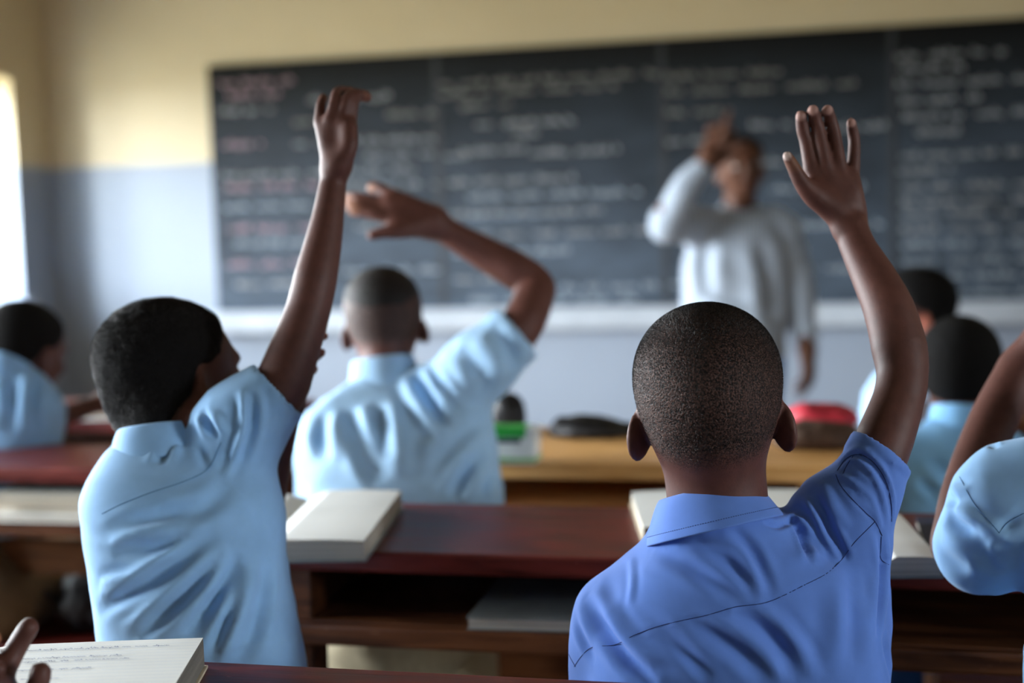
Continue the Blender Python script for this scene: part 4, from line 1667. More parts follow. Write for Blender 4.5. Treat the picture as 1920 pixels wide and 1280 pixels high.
# ================= boy in light blue twisting to the right
def boy_twist():
    root = empty('person', (-0.72, 1.46, 0), 'person in a wrinkled light blue shirt twisting right with one straight arm raised', 'person')
    hd = Head(P(314, 664, 1.68), rotm(-27, -7, 15), 0.90, hair=0.0045, curl=0.0018, line=0.016)
    B = SDF()
    hd.build(B)
    hd.neck(B, P(305, 820, 1.62), 0.050, 0.046)
    st = [(P(385, 1350, 1.58), .088, .07), (P(370, 1158, 1.58), .086, .068), (P(345, 988, 1.59), .084, .066), (P(325, 900, 1.60), .07, .055), (P(312, 850, 1.61), .06, .055)]
    B.loft(st, CR, k=0.03)
    B.limb([(232, 925, 1.63, 40), (330, 960, 1.70, 36), (495, 1010, 1.735, 30)], 0.02)
    B.limb([(495, 1010, 1.735, 29), (512, 930, 1.72, 24), (528, 850, 1.71, 21), (548, 760, 1.70, 19)], 0.012)
    B.limb([(548, 760, 1.70, 19), (562, 690, 1.69, 26), (566, 640, 1.68, 22)], 0.015)
    for f in ([(566, 640, 1.685, 12), (592, 632, 1.68, 10.5), (608, 630, 1.655, 9)], [(570, 660, 1.685, 12), (590, 668, 1.68, 10.5), (603, 660, 1.655, 9)], [(560, 690, 1.685, 12), (582, 696, 1.68, 10.5), (588, 690, 1.66, 9)], [(556, 715, 1.685, 11), (566, 725, 1.68, 10), (571, 718, 1.66, 8.5)]):
        B.limb(f, 0.004)
        B.paint.append(('dot', P(f[-1][0] + 4, f[-1][1] + 3, f[-1][2]), 0.008, A((0.16, 0.05, 0.03))))
    B.limb([(400, 800, 1.60, 50), (460, 790, 1.60, 56)], 0.03)
    B.limb([(460, 790, 1.60, 56), (520, 735, 1.60, 54), (545, 675, 1.605, 49), (563, 625, 1.61, 45), (578, 580, 1.615, 42.5), (592, 520, 1.62, 41), (605, 460, 1.63, 35.5), (616, 400, 1.64, 29.5), (624, 345, 1.65, 25.5), (628, 318, 1.65, 25)], 0.012)
    kn = [(601, 232, 1.66, 12.5), (619, 226, 1.652, 13), (640, 226, 1.65, 13), (655, 234, 1.655, 12.5)]
    for k in kn:
        B.limb([(628, 316, 1.65, 21), ((628 + k[0]) / 2, 272, 1.652, 18), k], 0.008)
    B.limb([(640, 305, 1.64, 18), (655, 275, 1.635, 16), (656, 240, 1.64, 14)], 0.015)
    for f in ([(600, 228, 1.66, 11.5), (601, 202, 1.665, 10), (606, 184, 1.68, 9)], [(619, 222, 1.652, 11.5), (628, 188, 1.652, 10.5), (634, 172, 1.67, 10.5), (660, 172, 1.69, 9)],
              [(641, 222, 1.65, 11.5), (650, 190, 1.648, 10.5), (658, 178, 1.66, 11), (684, 178, 1.68, 9)], [(656, 230, 1.655, 11.5), (663, 198, 1.655, 10.5), (668, 178, 1.665, 11), (689, 183, 1.68, 9)]):
        B.limb(f, 0.004)
        B.paint.append(('dot', P(*f[-1][:3]), 0.011, A((0.14, 0.05, 0.03))))
    hip = P(385, 1350, 1.58)
    hip.z = 0.512
    T = SDF()
    seated_legs(B, T, hip, r=0.054)
    body, V, Q, Nn = body_mesh(B, hd, root, 0.0036)
    cloth('trousers', T, M['darktrouser'], root, 0.008)
    hd.eyes(body)
    hm = hd.hair_mesh(root, 0.0030)
    hv = np.array([v.co for v in hm.data.vertices], np.float32)
    hq = np.array([p.vertices for p in hm.data.polygons])
    hair_spikes(hd, hv, hq, vnormals(hv, hq), hm, 60000, 0.0018, 0.00028, 6)
    T = SDF()
    st = [(P(392, 1350, 1.57), .112, .098), (P(382, 1250, 1.57), .110, .097), (P(370, 1158, 1.57), .1065, .095), (P(356, 1060, 1.575), .105, .093), (P(344, 988, 1.58), .106, .092), (P(332, 935, 1.585), .104, .088), (P(325, 894, 1.59), .094, .080), (P(318, 860, 1.60), .078, .070), (P(308, 830, 1.61), .056, .058)]
    T.loft(st, CR, k=0.03)
    T.limb([(268, 872, 1.61, 40), (226, 926, 1.615, 48), (226, 965, 1.63, 48)], 0.02)
    T.limb([(226, 965, 1.63, 46), (270, 985, 1.68, 46)], 0.02)
    T.limb([(330, 856, 1.60, 42), (395, 828, 1.60, 46), (440, 797, 1.60, 64)], 0.015)
    T.limb([(440, 800, 1.595, 74), (470, 780, 1.595, 70)], 0.03)
    a, b = P(470, 780, 1.595), P(521, 731, 1.60)
    T.cone(a, b, PXR(68, 1.6), PXR(64, 1.6), 0.02, cap=True)
    T.limb([(450, 860, 1.59, 52), (455, 950, 1.58, 60)], 0.04)
    ax = (b - a).normalized()
    T.cone(a + ax * 0.006, b + ax * 0.05, PXR(58, 1.6), PXR(58, 1.6), 0.003, sub=True)
    T.cone(P(305, 850, 1.615), P(303, 770, 1.62), 0.045, 0.050, 0.004, sub=True)
    K = lambda *v: [(v[i] / 2.461, 760 + v[i + 1] / 2.461) for i in range(0, len(v), 2)]
    J = lambda *v: [(140 + v[i] / 3.556, 540 + v[i + 1] / 3.556) for i in range(0, len(v), 2)]
    cr = [
        (K(455, 940, 600, 860, 760, 760, 900, 660, 1010, 590), 14, 0.010),
        (K(460, 880, 600, 800, 760, 700, 880, 620), 14, -0.006),
        (K(640, 1070, 760, 960, 900, 840, 1040, 690), 14, 0.010),
        (K(560, 1040, 700, 930, 840, 810, 980, 680), 13, -0.005),
        (K(860, 1080, 940, 960, 1030, 830, 1110, 680), 16, 0.014),
        (K(760, 1070, 860, 960, 980, 820, 1070, 700), 13, -0.006),
        (K(1000, 1200, 1060, 1060, 1120, 900, 1160, 740), 14, -0.007),
        (K(960, 1180, 1020, 1060, 1090, 880, 1130, 760), 12, 0.008),
        (K(1090, 1190, 1170, 1060, 1220, 880, 1230, 700), 15, 0.008),
        (K(520, 690, 620, 660, 760, 650, 880, 600), 13, 0.007),
        (K(500, 620, 640, 590, 800, 570), 13, -0.004),
        (K(480, 540, 600, 530, 760, 500, 900, 440), 12, 0.004),
        (K(700, 480, 840, 500, 960, 460, 1060, 360), 18, 0.006),
        (J(850, 810, 880, 880, 910, 940, 955, 1000), 8, 0.007),
        (J(810, 850, 840, 930, 880, 1010), 9, -0.005),
        (J(920, 830, 960, 900, 990, 960), 9, -0.005),
        (J(840, 1050, 855, 1120, 880, 1210), 9, 0.004),
        (J(690, 900, 660, 990, 600, 1080, 560, 1180), 12, 0.007),
        (J(640, 900, 560, 1000, 500, 1090), 11, -0.004),
        (J(740, 900, 700, 1010, 650, 1110), 10, -0.005),
        (J(1110, 660, 1130, 800, 1120, 960, 1060, 1140, 1000, 1270), 9, -0.007),
        (J(1180, 680, 1190, 820, 1170, 980, 1110, 1150), 11, 0.007),
        (J(1250, 640, 1290, 760, 1290, 880), 9, 0.004),
        (J(1330, 650, 1380, 760, 1400, 880), 8, -0.003),
        (K(460, 820, 520, 800, 600, 790), 10, -0.005),
    ]
    yoke = K(470, 500, 560, 455, 700, 400, 850, 350, 960, 290, 1020, 170)
    cr = [(p, w * 0.9, a * 0.95) for p, w, a in cr]
    sh, V, Q = cloth('shirt', T, M['sky'], root, 0.0036, cr, 1.52, 5, 0.0016, 18.0)
    seam(sh, V, Q, [yoke], 0.0005, M['sky_dark'])
    collar(sh, P(308, 846, 1.612), rotm(-12, -8, 10), 0.043, 0.048, 0.030, M['sky'], drop=0.002, flare=0.018)


# ================= boy in pale blue, arm bent over his head
def boy_bent():
    root = empty('person', (-0.62, 2.26, 0), 'person in a pale blue shirt with one arm bent over the head', 'person')
    hd = Head(P(717, 568, 2.50), rotm(17, -4, 3), 0.93, hair=0.0018, line=-0.01, lift=0.0)
    B = SDF()
    hd.build(B)
    hd.neck(B, P(725, 700, 2.45), 0.045, 0.042)
    st = [(P(730, 1060, 2.37), .10, .06), (P(752, 908, 2.38), .12, .06), (P(748, 830, 2.38), .11, .055), (P(740, 770, 2.40), .08, .05), (P(728, 715, 2.43), .05, .05)]
    B.loft(st, CR, k=0.03)
    B.limb([(690, 750, 2.4, 30), (612, 805, 2.38, 36), (604, 920, 2.40, 34), (612, 985, 2.46, 30)], 0.02)
    B.limb([(612, 985, 2.46, 30), (680, 960, 2.56, 24), (720, 945, 2.62, 20)], 0.015)
    hand(B, P(720, 945, 2.62), CW + CR * 0.3, CU, -1, 0.14)
    B.limb([(790, 770, 2.4, 26), (890, 695, 2.38, 40)], 0.02)
    B.limb([(890, 690, 2.38, 44), (970, 622, 2.38, 41), (999, 562, 2.42, 39), (1004, 534, 2.44, 35), (965, 506, 2.44, 36), (915, 478, 2.44, 32.5), (860, 446, 2.43, 27), (812, 418, 2.42, 24)], 0.014)
    kn = [(738, 370, 2.42, 17), (728, 385, 2.41, 16), (735, 402, 2.40, 15), (745, 415, 2.39, 14)]
    for k in kn:
        B.limb([(808, 416, 2.42, 22), ((808 + k[0]) / 2, (412 + k[1]) / 2, 2.415, 21), k], 0.02)
    for f in ([(736, 370, 2.42, 13), (716, 356, 2.43, 12), (698, 352, 2.44, 10.5)], [(727, 384, 2.41, 13), (690, 376, 2.42, 12), (668, 371, 2.43, 11), (654, 371, 2.44, 10)],
              [(733, 400, 2.40, 13), (695, 391, 2.405, 11.5), (672, 385, 2.41, 11), (655, 384, 2.415, 10)], [(742, 413, 2.39, 12), (704, 403, 2.39, 11), (684, 399, 2.395, 10), (661, 396, 2.40, 9)]):
        B.limb(f, 0.004)
        B.paint.append(('dot', P(*f[-1][:3]), 0.014, A((0.30, 0.14, 0.09))))
    B.limb([(785, 425, 2.40, 20), (750, 432, 2.38, 16), (718, 436, 2.375, 12), (697, 441, 2.375, 10)], 0.012)
    hip = P(690, 1100, 2.34)
    hip.z = 0.515
    T = SDF()
    seated_legs(B, T, hip, sep=0.050, r=0.046, hw=0.015, hr=0.078)
    body, V, Q, Nn = body_mesh(B, hd, root, 0.0042, SKIN * 1.25)
    cloth('shorts', T, M['khaki_light'], root, 0.007, wr=0.003)
    hd.eyes(body)
    hd.hair_mesh(root, 0.004, M['fade'])
    T = SDF()
    st = [(P(735, 1080, 2.36), .132, .094), (P(750, 940, 2.37), .158, .096), (P(752, 880, 2.37), .155, .094), (P(750, 820, 2.375), .148, .09), (P(745, 780, 2.39), .134, .084), (P(738, 745, 2.41), .098, .074), (P(728, 705, 2.44), .054, .056)]
    T.loft(st, CR, k=0.03)
    T.limb([(688, 745, 2.40, 34), (612, 805, 2.38, 48), (606, 900, 2.39, 47), (612, 970, 2.43, 44)], 0.03)
    T.limb([(775, 735, 2.41, 40), (845, 722, 2.39, 56), (900, 684, 2.38, 64)], 0.03)
    a, b = P(900, 684, 2.38), P(970, 624, 2.385)
    T.cone(a, b, PXR(64, 2.38), PXR(58, 2.38), 0.02, cap=True)
    T.limb([(850, 780, 2.38, 62), (855, 870, 2.375, 62), (865, 960, 2.37, 70)], 0.04)
    ax = (b - a).normalized()
    T.cone(a + ax * 0.01, b + ax * 0.05, PXR(49, 2.38), PXR(50, 2.38), 0.003, sub=True)
    T.cone(P(727, 725, 2.44), P(722, 640, 2.45), 0.042, 0.048, 0.004, sub=True)
    K = lambda *v: [(500 + v[i] / 1.939, 320 + v[i + 1] / 1.939) for i in range(0, len(v), 2)]
    cr = [
        (K(540, 730, 570, 800, 610, 860, 640, 930), 12, 0.016),
        (K(590, 740, 640, 810, 690, 870), 12, 0.012),
        (K(500, 740, 530, 830, 590, 920, 650, 960), 11, -0.010),
        (K(560, 720, 610, 780, 660, 850), 9, -0.010),
        (K(440, 830, 470, 940, 480, 1050, 480, 1130), 18, -0.010),
        (K(400, 850, 410, 950, 440, 1060), 16, 0.012),
        (K(300, 870, 340, 960, 370, 1060, 420, 1130), 16, 0.012),
        (K(340, 850, 380, 930, 420, 990), 14, -0.010),
        (K(205, 880, 195, 960, 200, 1060), 14, 0.010),
        (K(250, 860, 250, 960, 270, 1060), 14, -0.008),
        (K(800, 900, 720, 960, 640, 1040, 590, 1130), 16, 0.010),
        (K(820, 960, 760, 1040, 700, 1130, 670, 1200), 14, 0.012),
        (K(780, 1060, 740, 1130, 710, 1200), 12, -0.010),
        (K(830, 1080, 800, 1140, 790, 1200), 10, 0.010),
        (K(700, 640, 760, 720, 800, 800), 14, 0.010),
        (K(760, 600, 830, 680, 860, 760), 13, -0.008),
        (K(820, 560, 880, 640, 910, 720), 12, 0.008),
    ]
    sh, V, Q = cloth('shirt', T, M['sky2'], root, 0.0045, cr, 2.3, 9, 0.003, 14.0)
    collar(sh, P(722, 716, 2.44), rotm(15, -10, 5), 0.050, 0.052, 0.042, M['sky2'], drop=0.004, flare=0.016)


# ================= boy under the window
def boy_window():
    root = empty('person', (-1.72, 2.62, 0), 'person in a light blue shirt bent over a white book by the window', 'person')
    hd = Head(P(50, 628, 2.96), rotm(-12, -22, 0), 0.98, hair=0.004, curl=0.001)
    B = SDF()
    hd.build(B)
    hd.neck(B, P(15, 715, 2.91), 0.048, 0.046)
    st = [(P(-70, 980, 2.90), .11, .075), (P(-25, 850, 2.90), .115, .075), (P(-5, 760, 2.90), .12, .075), (P(5, 715, 2.91), .06, .055)]
    B.loft(st, CR, k=0.03)
    B.limb([(45, 745, 2.90, 27), (80, 800, 2.98, 25), (100, 785, 3.02, 22), (150, 768, 3.10, 19), (190, 755, 3.17, 16)], 0.02)
    hand(B, P(190, 755, 3.17), CR + CW * 0.5 - CU * 0.15, CU, 1, 0.15)
    B.limb([(-90, 760, 2.90, 36), (-120, 830, 2.94, 30), (-60, 805, 3.08, 24), (0, 790, 3.18, 19)], 0.02)
    hand(B, P(0, 790, 3.18), CR * 0.5 + CW, CU, -1, 0.15)
    hip = P(-75, 980, 2.89)
    hip.z = 0.518
    T = SDF()
    seated_legs(B, T, hip, r=0.058)
    body, V, Q, Nn = body_mesh(B, hd, root, 0.005)
    cloth('trousers', T, M['khaki'], root, 0.009)
    hd.eyes(body)
    hd.hair_mesh(root, 0.005)
    T = SDF()
    st = [(P(-70, 1000, 2.90), .13, .10), (P(-25, 850, 2.90), .14, .098), (P(-8, 760, 2.90), .135, .09), (P(-2, 720, 2.905), .09, .075), (P(5, 690, 2.91), .054, .056)]
    T.loft(st, CR, k=0.03)
    T.limb([(20, 720, 2.905, 34), (52, 745, 2.90, 42), (66, 800, 2.91, 40)], 0.03)
    T.limb([(-40, 720, 2.905, 34), (-90, 760, 2.90, 46), (-115, 820, 2.91, 44)], 0.03)
    T.cone(P(12, 715, 2.91), P(20, 660, 2.92), 0.045, 0.050, 0.004, sub=True)
    sh, V, Q = cloth('shirt', T, M['sky'], root, 0.006, [([(70, 700), (60, 760), (66, 810)], 10, 0.012), ([(20, 700), (25, 760), (15, 810)], 12, 0.012), ([(45, 710), (40, 770)], 9, -0.01)], 2.9, 21, 0.004, 11.0)
    collar(sh, P(12, 698, 2.91), rotm(10, -18, -4), 0.050, 0.052, 0.034, M['sky'])


# ================= teacher
def teacher():
    root = empty('person', (0.0, 5.0, 0), 'standing adult in pale striped shirt with a hand raised before the face', 'person')
    hd = Head(P(1387, 292, 5.12), rotm(196, -3, -5), 1.12, hair=0.004)
    sk = A((0.095, 0.036, 0.018))
    B = SDF()
    hd.build(B)
    hd.neck(B, P(1387, 408, 5.15), 0.058, 0.056)
    st = [(P(1375, 700, 5.15), .14, .09), (P(1376, 565, 5.15), .15, .095), (P(1380, 450, 5.15), .165, .095), (P(1385, 415, 5.15), .10, .07)]
    B.loft(st, CR, k=0.04)
    B.limb([(1315, 430, 5.12, 28), (1246, 420, 4.96, 24), (1290, 345, 4.90, 20), (1328, 300, 4.88, 14)], 0.02)
    tips = hand(B, P(1328, 300, 4.88), CU * 1.0 + CR * 0.55, -CW + CR * 0.3, 1, 0.185, curl=(22, 38, 25), rs=1.1)
    B.limb([(1352, 268, 4.86, 8), (1360, 240, 4.85, 6), (1366, 212, 4.85, 5)], 0.006)
    B.limb([(1465, 428, 5.15, 26), (1496, 540, 5.15, 22), (1514, 655, 5.10, 16)], 0.02)
    hand(B, P(1514, 655, 5.10), -CU + CR * 0.08, CR * 0.8 - CW * 0.5, -1, 0.18, curl=(14, 22, 18), rs=1.15)
    hip = P(1378, 680, 5.15)
    T = SDF()
    for q in (-1, 1):
        h0 = hip + CR * 0.085 * q
        kn = Vector((h0.x + 0.005 * q, h0.y - 0.02, 0.43))
        an = Vector((h0.x + 0.012 * q, h0.y + 0.02, 0.08))
        B.chain([(h0, 0.075), (kn, 0.05), (an, 0.036)], 0.03)
        B.cone(an - Vector((0, 0, 0.04)), an + Vector((0.02 * q, -0.14, -0.045)), 0.038, 0.032, 0.02)
        T.chain([(h0, 0.092), (kn, 0.068)], 0.02)
        T.cone(kn, Vector((an.x, an.y, 0.06)), 0.068, 0.060, 0.02, cap=True)
        sh_ = SDF()
        sh_.chain([(Vector((an.x, an.y + 0.035, 0.042)), 0.040), (Vector((an.x + 0.012 * q, an.y - 0.07, 0.040)), 0.042), (Vector((an.x + 0.02 * q, an.y - 0.15, 0.034)), 0.033)], 0.02)
        V, Q = sh_.mesh(0.008)
        V[:, 2] = np.maximum(V[:, 2], 0.0005)
        np_mesh('shoe', V, Q, M['black'], root)
    T.cone(hip - CR * 0.06, hip + CR * 0.06, 0.102, 0.102, 0.04)
    T.cone(hip, hip + Vector((0, 0, 0.10)), 0.105, 0.10, 0.03)
    body, V, Q, Nn = body_mesh(B, hd, root, 0.006, sk)
    hd.eyes(body)
    hd.hair_mesh(root, 0.006)
    cloth('trousers', T, M['jean'], root, 0.009, wr=0.004)
    T = SDF()
    st = [(P(1376, 668, 5.15), .190, .135), (P(1376, 565, 5.15), .184, .128), (P(1378, 490, 5.15), .184, .125), (P(1382, 440, 5.15), .168, .115), (P(1386, 412, 5.15), .11, .088), (P(1387, 390, 5.15), .066, .068)]
    T.loft(st, CR, k=0.04)
    T.limb([(1350, 425, 5.15, 26), (1305, 425, 5.10, 36), (1250, 420, 4.96, 31)], 0.04)
    T.limb([(1250, 420, 4.96, 30), (1282, 355, 4.90, 26), (1312, 320, 4.885, 20)], 0.02)
    T.limb([(1425, 420, 5.15, 26), (1465, 430, 5.15, 34), (1496, 540, 5.15, 29), (1513, 652, 5.11, 20)], 0.03)
    T.cone(P(1387, 420, 5.15), P(1387, 360, 5.13), 0.056, 0.062, 0.004, sub=True)
    mt = M['sky2'].copy()
    mt.name = 'fine_striped_shirt_cotton'
    nt = mt.node_tree
    bs = nt.nodes['Principled BSDF']
    wv = N(nt, 'ShaderNodeTexWave', bands_direction='X')
    wv.inputs['Scale'].default_value = 22.0
    tcn = N(nt, 'ShaderNodeTexCoord')
    nt.links.new(tcn.outputs['Object'], wv.inputs['Vector'])
    mx = N(nt, 'ShaderNodeMix', data_type='RGBA')
    mx.inputs[6].default_value = (0.22, 0.27, 0.34, 1)
    mx.inputs[7].default_value = (0.44, 0.50, 0.58, 1)
    nt.links.new(wv.outputs['Fac'], mx.inputs['Factor'])
    nt.links.new(mx.outputs[2], bs.inputs['Base Color'])
    sh, V, Q = cloth('shirt', T, mt, root, 0.007, [([(1330, 440), (1320, 500), (1330, 560)], 14, 0.02), ([(1420, 440), (1440, 520), (1450, 620)], 16, 0.02), ([(1290, 560), (1340, 600), (1400, 610)], 14, 0.015)], 5.0, 31, 0.006, 9.0)
    collar(sh, P(1387, 402, 5.15), rotm(186, -10, 0), 0.062, 0.062, 0.045, mt, gap=30)


# ================= boy in bright blue on the right
def boy_right():
    root = empty('person', (0.21, 2.68, 0), 'person in a bright blue shirt seen from behind, beyond the navy book', 'person')
    hd = Head(P(1800, 662, 2.62), rotm(-4, -6, -2), 0.96, hair=0.005, curl=0.001)
    B = SDF()
    hd.build(B)
    hd.neck(B, P(1800, 790, 2.6), 0.046, 0.044)
    st = [(P(1795, 1120, 2.58), .13, .08), (P(1795, 950, 2.58), .13, .08), (P(1798, 870, 2.58), .12, .075), (P(1800, 820, 2.59), .07, .055)]
    B.loft(st, CR, k=0.03)
    for q in (-1, 1):
        B.limb([(1798 + q * 105, 865, 2.58, 34), (1798 + q * 128, 980, 2.62, 32), (1798 + q * 110, 950, 2.74, 26), (1798 + q * 60, 925, 2.84, 20)], 0.02)
        hand(B, P(1798 + q * 60, 925, 2.84), CW - CR * 0.4 * q, CU, -q, 0.14)
    hip = P(1795, 1120, 2.57)
    hip.z = 0.515
    T = SDF()
    seated_legs(B, T, hip, r=0.058)
    body, V, Q, Nn = body_mesh(B, hd, root, 0.005)
    cloth('trousers', T, M['jean'], root, 0.009)
    hd.eyes(body)
    hd.hair_mesh(root, 0.0045)
    T = SDF()
    st = [(P(1795, 1160, 2.57), .150, .105), (P(1795, 950, 2.57), .148, .10), (P(1797, 880, 2.575), .14, .095), (P(1799, 835, 2.585), .10, .08), (P(1800, 790, 2.6), .056, .058)]
    T.loft(st, CR, k=0.03)
    for q in (-1, 1):
        T.limb([(1798 + q * 50, 825, 2.59, 32), (1798 + q * 105, 868, 2.58, 46), (1798 + q * 122, 950, 2.60, 44)], 0.03)
    T.cone(P(1800, 815, 2.6), P(1802, 740, 2.61), 0.044, 0.049, 0.004, sub=True)
    sh, V, Q = cloth('shirt', T, M['sky3'], root, 0.0055, [([(1740, 860), (1790, 900), (1800, 950)], 12, 0.010), ([(1720, 900), (1760, 930)], 9, 0.008), ([(1830, 840), (1800, 900)], 10, 0.008)], 2.5, 41, 0.003, 12.0)
    collar(sh, P(1802, 793, 2.6), rotm(-4, -10, -3), 0.049, 0.051, 0.034, M['sky3'])


# ================= boy further off, face turned left
def boy_far():
    root = empty('person', (0.17, 3.47, 0), 'person with face turned aside and one ear showing, close to the blackboard', 'person')
    hd = Head(P(1717, 556, 3.40), rotm(103, -2, 3), 0.98, hair=0.006, curl=0.001)
    B = SDF()
    hd.build(B)
    hd.neck(B, P(1735, 665, 3.38), 0.047, 0.046)
    B.paint.append(('dot', Vector(hd.L(-0.076, -0.002, -0.06)), 0.022, A((0.26, 0.075, 0.045))))
    st = [(P(1745, 960, 3.38), .13, .08), (P(1745, 800, 3.38), .13, .08), (P(1745, 730, 3.38), .12, .075), (P(1745, 690, 3.38), .06, .055)]
    B.loft(st, CR, k=0.03)
    for q in (-1, 1):
        B.limb([(1745 + q * 80, 725, 3.38, 28), (1745 + q * 98, 810, 3.42, 26), (1745 + q * 80, 800, 3.6, 20), (1745 + q * 50, 780, 3.72, 15)], 0.02)
        hand(B, P(1745 + q * 50, 780, 3.72), CW - CR * 0.4 * q, CU, -q, 0.14)
    hip = P(1745, 940, 3.36)
    hip.z = 0.515
    T = SDF()
    seated_legs(B, T, hip, r=0.058)
    body, V, Q, Nn = body_mesh(B, hd, root, 0.006)
    B2 = np.linalg.norm(V - A(hd.L(-0.078, -0.004, -0.062)), axis=1)
    cloth('trousers', T, M['darktrouser'], root, 0.010)
    hd.eyes(body)
    hd.hair_mesh(root, 0.005)
    T = SDF()
    st = [(P(1745, 990, 3.37), .148, .105), (P(1745, 800, 3.37), .146, .10), (P(1745, 735, 3.375), .138, .095), (P(1745, 700, 3.38), .09, .075), (P(1744, 665, 3.38), .056, .058)]
    T.loft(st, CR, k=0.03)
    for q in (-1, 1):
        T.limb([(1745 + q * 40, 695, 3.38, 26), (1745 + q * 80, 728, 3.38, 36), (1745 + q * 92, 785, 3.40, 34)], 0.03)
    T.cone(P(1744, 690, 3.38), P(1742, 620, 3.38), 0.045, 0.050, 0.004, sub=True)
    sh, V, Q = cloth('shirt', T, M['sky2'], root, 0.007, (), 3.3, 51, 0.004, 11.0)
    collar(sh, P(1744, 668, 3.38), rotm(10, -10, 0), 0.050, 0.052, 0.034, M['sky2'])


# ================= boy at the right edge
def boy_edge():
    root = empty('person', (0.33, 1.45, 0), 'person cut by the right edge, raised bare arm and crumpled light blue sleeve', 'person')
    hd = Head(P(2195, 690, 1.46), rotm(10, -4, 2), 1.0, hair=0.004)
    B = SDF()
    hd.build(B)
    hd.neck(B, P(2185, 860, 1.45), 0.048, 0.045)
    st = [(P(2185, 1330, 1.42), .105, .07), (P(2180, 1080, 1.42), .105, .07), (P(2175, 970, 1.43), .085, .06), (P(2182, 900, 1.45), .05, .05)]
    B.loft(st, CR, k=0.03)
    B.limb([(2090, 980, 1.43, 60), (2000, 980, 1.46, 60), (1870, 1010, 1.50, 55), (1800, 1020, 1.53, 46)], 0.03)
    B.limb([(1800, 1020, 1.53, 46), (1800, 960, 1.56, 44), (1828, 870, 1.62, 44), (1862, 790, 1.66, 45), (1896, 722, 1.68, 42), (1916, 690, 1.69, 38)], 0.02)
    B.limb([(1916, 690, 1.69, 38), (1950, 640, 1.68, 36), (2010, 560, 1.66, 28)], 0.015)
    hand(B, P(2010, 560, 1.66), CR * 0.5 + CU, -CW, -1, 0.14)
    B.limb([(2320, 970, 1.40, 46), (2360, 1150, 1.42, 42), (2260, 1180, 1.56, 34), (2190, 1150, 1.64, 28)], 0.02)
    hip = P(2185, 1330, 1.41)
    hip.z = 0.512
    T = SDF()
    seated_legs(B, T, hip, r=0.056)
    body, V, Q, Nn = body_mesh(B, hd, root, 0.0042)
    cloth('trousers', T, M['darktrouser'], root, 0.009)
    hd.eyes(body)
    hd.hair_mesh(root, 0.005)
    T = SDF()
    st = [(P(2190, 1350, 1.41), .135, .10), (P(2188, 1100, 1.41), .130, .098), (P(2182, 1000, 1.42), .115, .088), (P(2182, 920, 1.44), .07, .066), (P(2184, 880, 1.45), .054, .056)]
    T.loft(st, CR, k=0.03)
    T.limb([(2140, 910, 1.44, 48), (1975, 905, 1.46, 88), (1890, 922, 1.48, 92)], 0.025)
    T.limb([(2080, 990, 1.43, 96), (1960, 985, 1.455, 96), (1878, 985, 1.47, 96)], 0.025)
    T.limb([(1878, 985, 1.475, 96), (1838, 1020, 1.48, 78)], 0.025)
    T.limb([(1862, 1046, 1.475, 58), (1826, 1045, 1.485, 60)], 0.02)
    T.limb([(2250, 940, 1.42, 56), (2310, 990, 1.40, 62), (2340, 1090, 1.41, 58)], 0.03)
    T.cone(P(2184, 900, 1.45), P(2188, 820, 1.45), 0.045, 0.050, 0.004, sub=True)
    K = lambda *v: [(1600 + v[i] / 2.56, 780 + v[i + 1] / 2.56) for i in range(0, len(v), 2)]
    cr = [
        (K(455, 470, 480, 505, 540, 540, 620, 560), 10, 0.012),
        (K(440, 380, 470, 400, 500, 430), 7, 0.010),
        (K(480, 260, 520, 275), 6, 0.008),
        (K(500, 430, 580, 500, 690, 560, 720, 600), 12, -0.008),
        (K(690, 560, 740, 520, 819, 470), 8, 0.006),
        (K(700, 700, 720, 640, 715, 590), 10, 0.012),
        (K(770, 740, 790, 660, 815, 600), 12, 0.014),
        (K(400, 640, 470, 700, 560, 740), 16, 0.006),
        (K(600, 640, 660, 700, 690, 760), 14, 0.008),
        (K(420, 580, 520, 650, 620, 740), 16, -0.006),
        (K(460, 330, 500, 350, 560, 350), 7, -0.006),
        (K(600, 150, 640, 135, 690, 150), 6, 0.008),
    ]
    cr = [(p, w * 1.25, a * 0.55) for p, w, a in cr]
    sh, V, Q = cloth('shirt', T, M['sky'], root, 0.0036, cr, 1.4, 61, 0.0016, 15.0)
    seam(sh, V, Q, [K(510, 290, 580, 420, 650, 500, 700, 560), K(700, 560, 740, 510, 819, 465)], 0.0005, M['sky_dark'])
    collar(sh, P(2186, 894, 1.45), rotm(10, -8, 4), 0.050, 0.052, 0.034, M['sky'])


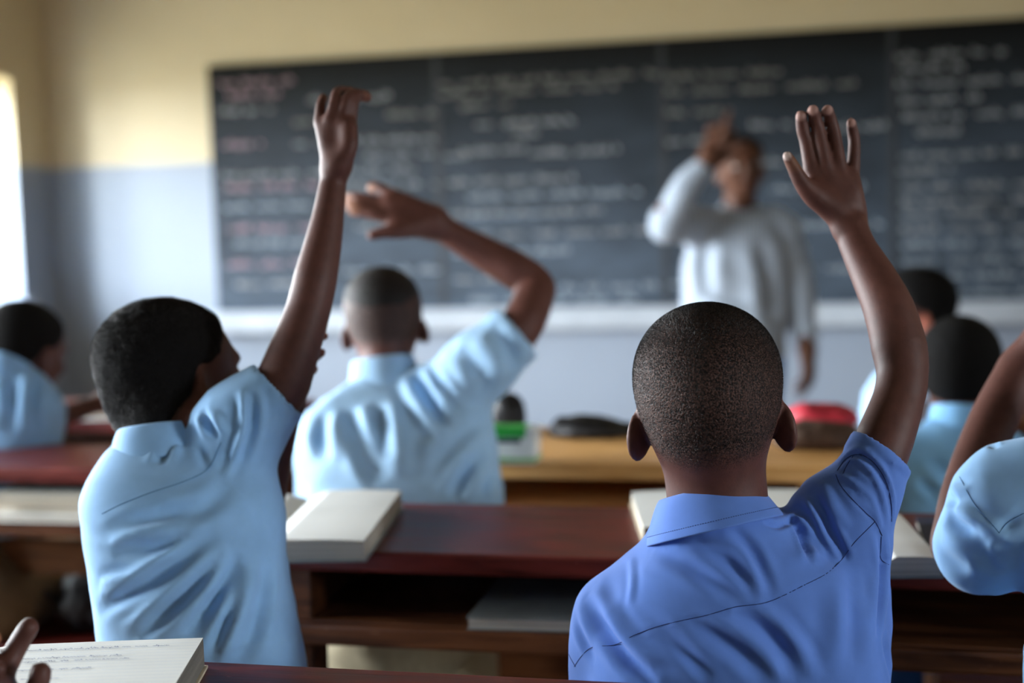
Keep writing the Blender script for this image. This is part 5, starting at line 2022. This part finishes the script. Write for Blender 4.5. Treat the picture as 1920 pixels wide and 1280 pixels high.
# ================= neighbour whose fingers reach in at the lower left
def boy_hand():
    root = empty('person', (-1.0, 0.72, 0), 'person beyond the left edge whose dark fingers reach over the handwritten notebook', 'person')
    B = SDF()
    c = Vector((-1.00, 0.70, 0))
    hd = Head(c + Vector((0.0, 0.03, 1.12)), rotm(-8, -12, 0), 1.05, hair=0.004)
    hd.build(B)
    hd.neck(B, c + Vector((0, 0.0, 0.955)), 0.05, 0.047)
    X = (1, 0.0, 0)
    st = [(c + Vector((0, 0, .50)), .13, .085), (c + Vector((0, 0, .70)), .135, .085), (c + Vector((0, 0, .87)), .13, .08), (c + Vector((0, 0, .94)), .06, .055)]
    B.loft(st, X, k=0.03)
    wr = P(-75, 1330, 1.13)
    el = Vector((-0.84, 0.80, 0.875))
    B.chain([(c + Vector((0.14, 0, .88)), 0.045), (el, 0.038)], 0.02)
    B.chain([(el, 0.038), (wr, 0.027)], 0.02)
    kn = [(-20, 1262, 1.165, 24), (-8, 1290, 1.16, 24), (18, 1315, 1.155, 24), (40, 1340, 1.15, 22)]
    for k in kn:
        B.chain([(wr, 0.027), (P(*k[:3]), k[3] * k[2] / F)], 0.02)
    B.limb([(-8, 1290, 1.16, 23), (18, 1238, 1.175, 21.5), (36, 1205, 1.18, 20.5), (54, 1176, 1.18, 20)], 0.004)
    B.limb([(18, 1315, 1.155, 22), (50, 1310, 1.15, 21), (70, 1285, 1.15, 21), (76, 1260, 1.15, 21)], 0.004)
    B.limb([(-20, 1262, 1.165, 22), (-30, 1225, 1.17, 20), (-14, 1196, 1.165, 18)], 0.004)
    B.limb([(40, 1340, 1.15, 20), (70, 1345, 1.15, 18), (88, 1320, 1.15, 17)], 0.004)
    B.limb([(-50, 1300, 1.14, 24), (-22, 1275, 1.12, 19), (-2, 1252, 1.115, 16)], 0.01)
    B.paint.append(('dot', P(-8, 1192, 1.16), 0.012, A((0.3, 0.12, 0.06))))
    B.chain([(c + Vector((-0.14, 0, .88)), 0.045), (c + Vector((-0.18, 0.05, .68)), 0.04), (c + Vector((-0.10, 0.25, .62)), 0.03)], 0.02)
    hand(B, c + Vector((-0.10, 0.25, .62)), (0.4, 0.8, 0), (0, 0, 1), -1, 0.15)
    T = SDF()
    seated_legs(B, T, c + Vector((0, -0.04, 0.515)), r=0.058)
    body, V, Q, Nn = body_mesh(B, hd, root, 0.0042)
    cloth('trousers', T, M['darktrouser'], root, 0.010)
    hd.eyes(body)
    hd.hair_mesh(root, 0.006)
    T = SDF()
    st = [(c + Vector((0, 0, .47)), .148, .108), (c + Vector((0, 0, .70)), .15, .105), (c + Vector((0, 0, .86)), .145, .10), (c + Vector((0, 0, .915)), .10, .08), (c + Vector((0, 0, .955)), .056, .058)]
    T.loft(st, X, k=0.03)
    T.chain([(c + Vector((0.06, 0, .90)), .045), (c + Vector((0.14, 0.0, .875)), .06), (c + Vector((0.155, 0.05, .865)), .055)], 0.03)
    T.chain([(c + Vector((-0.06, 0, .90)), .045), (c + Vector((-0.15, 0.0, .86)), .06), (c + Vector((-0.17, 0.03, .76)), .055)], 0.03)
    T.cone(c + Vector((0, 0, .93)), c + Vector((0, 0.01, 1.0)), 0.045, 0.05, 0.004, sub=True)
    sh, V, Q = cloth('shirt', T, M['sky'], root, 0.007, (), 1.0, 71, 0.004, 11.0)
    collar(sh, c + Vector((0, 0.002, .957)), rotm(0, -10, 0), 0.050, 0.052, 0.034, M['sky'])


for fn in (boy_royal, boy_twist, boy_bent, boy_window, teacher, boy_right, boy_far, boy_edge, boy_hand):
    fn()
bpy.context.view_layer.update()
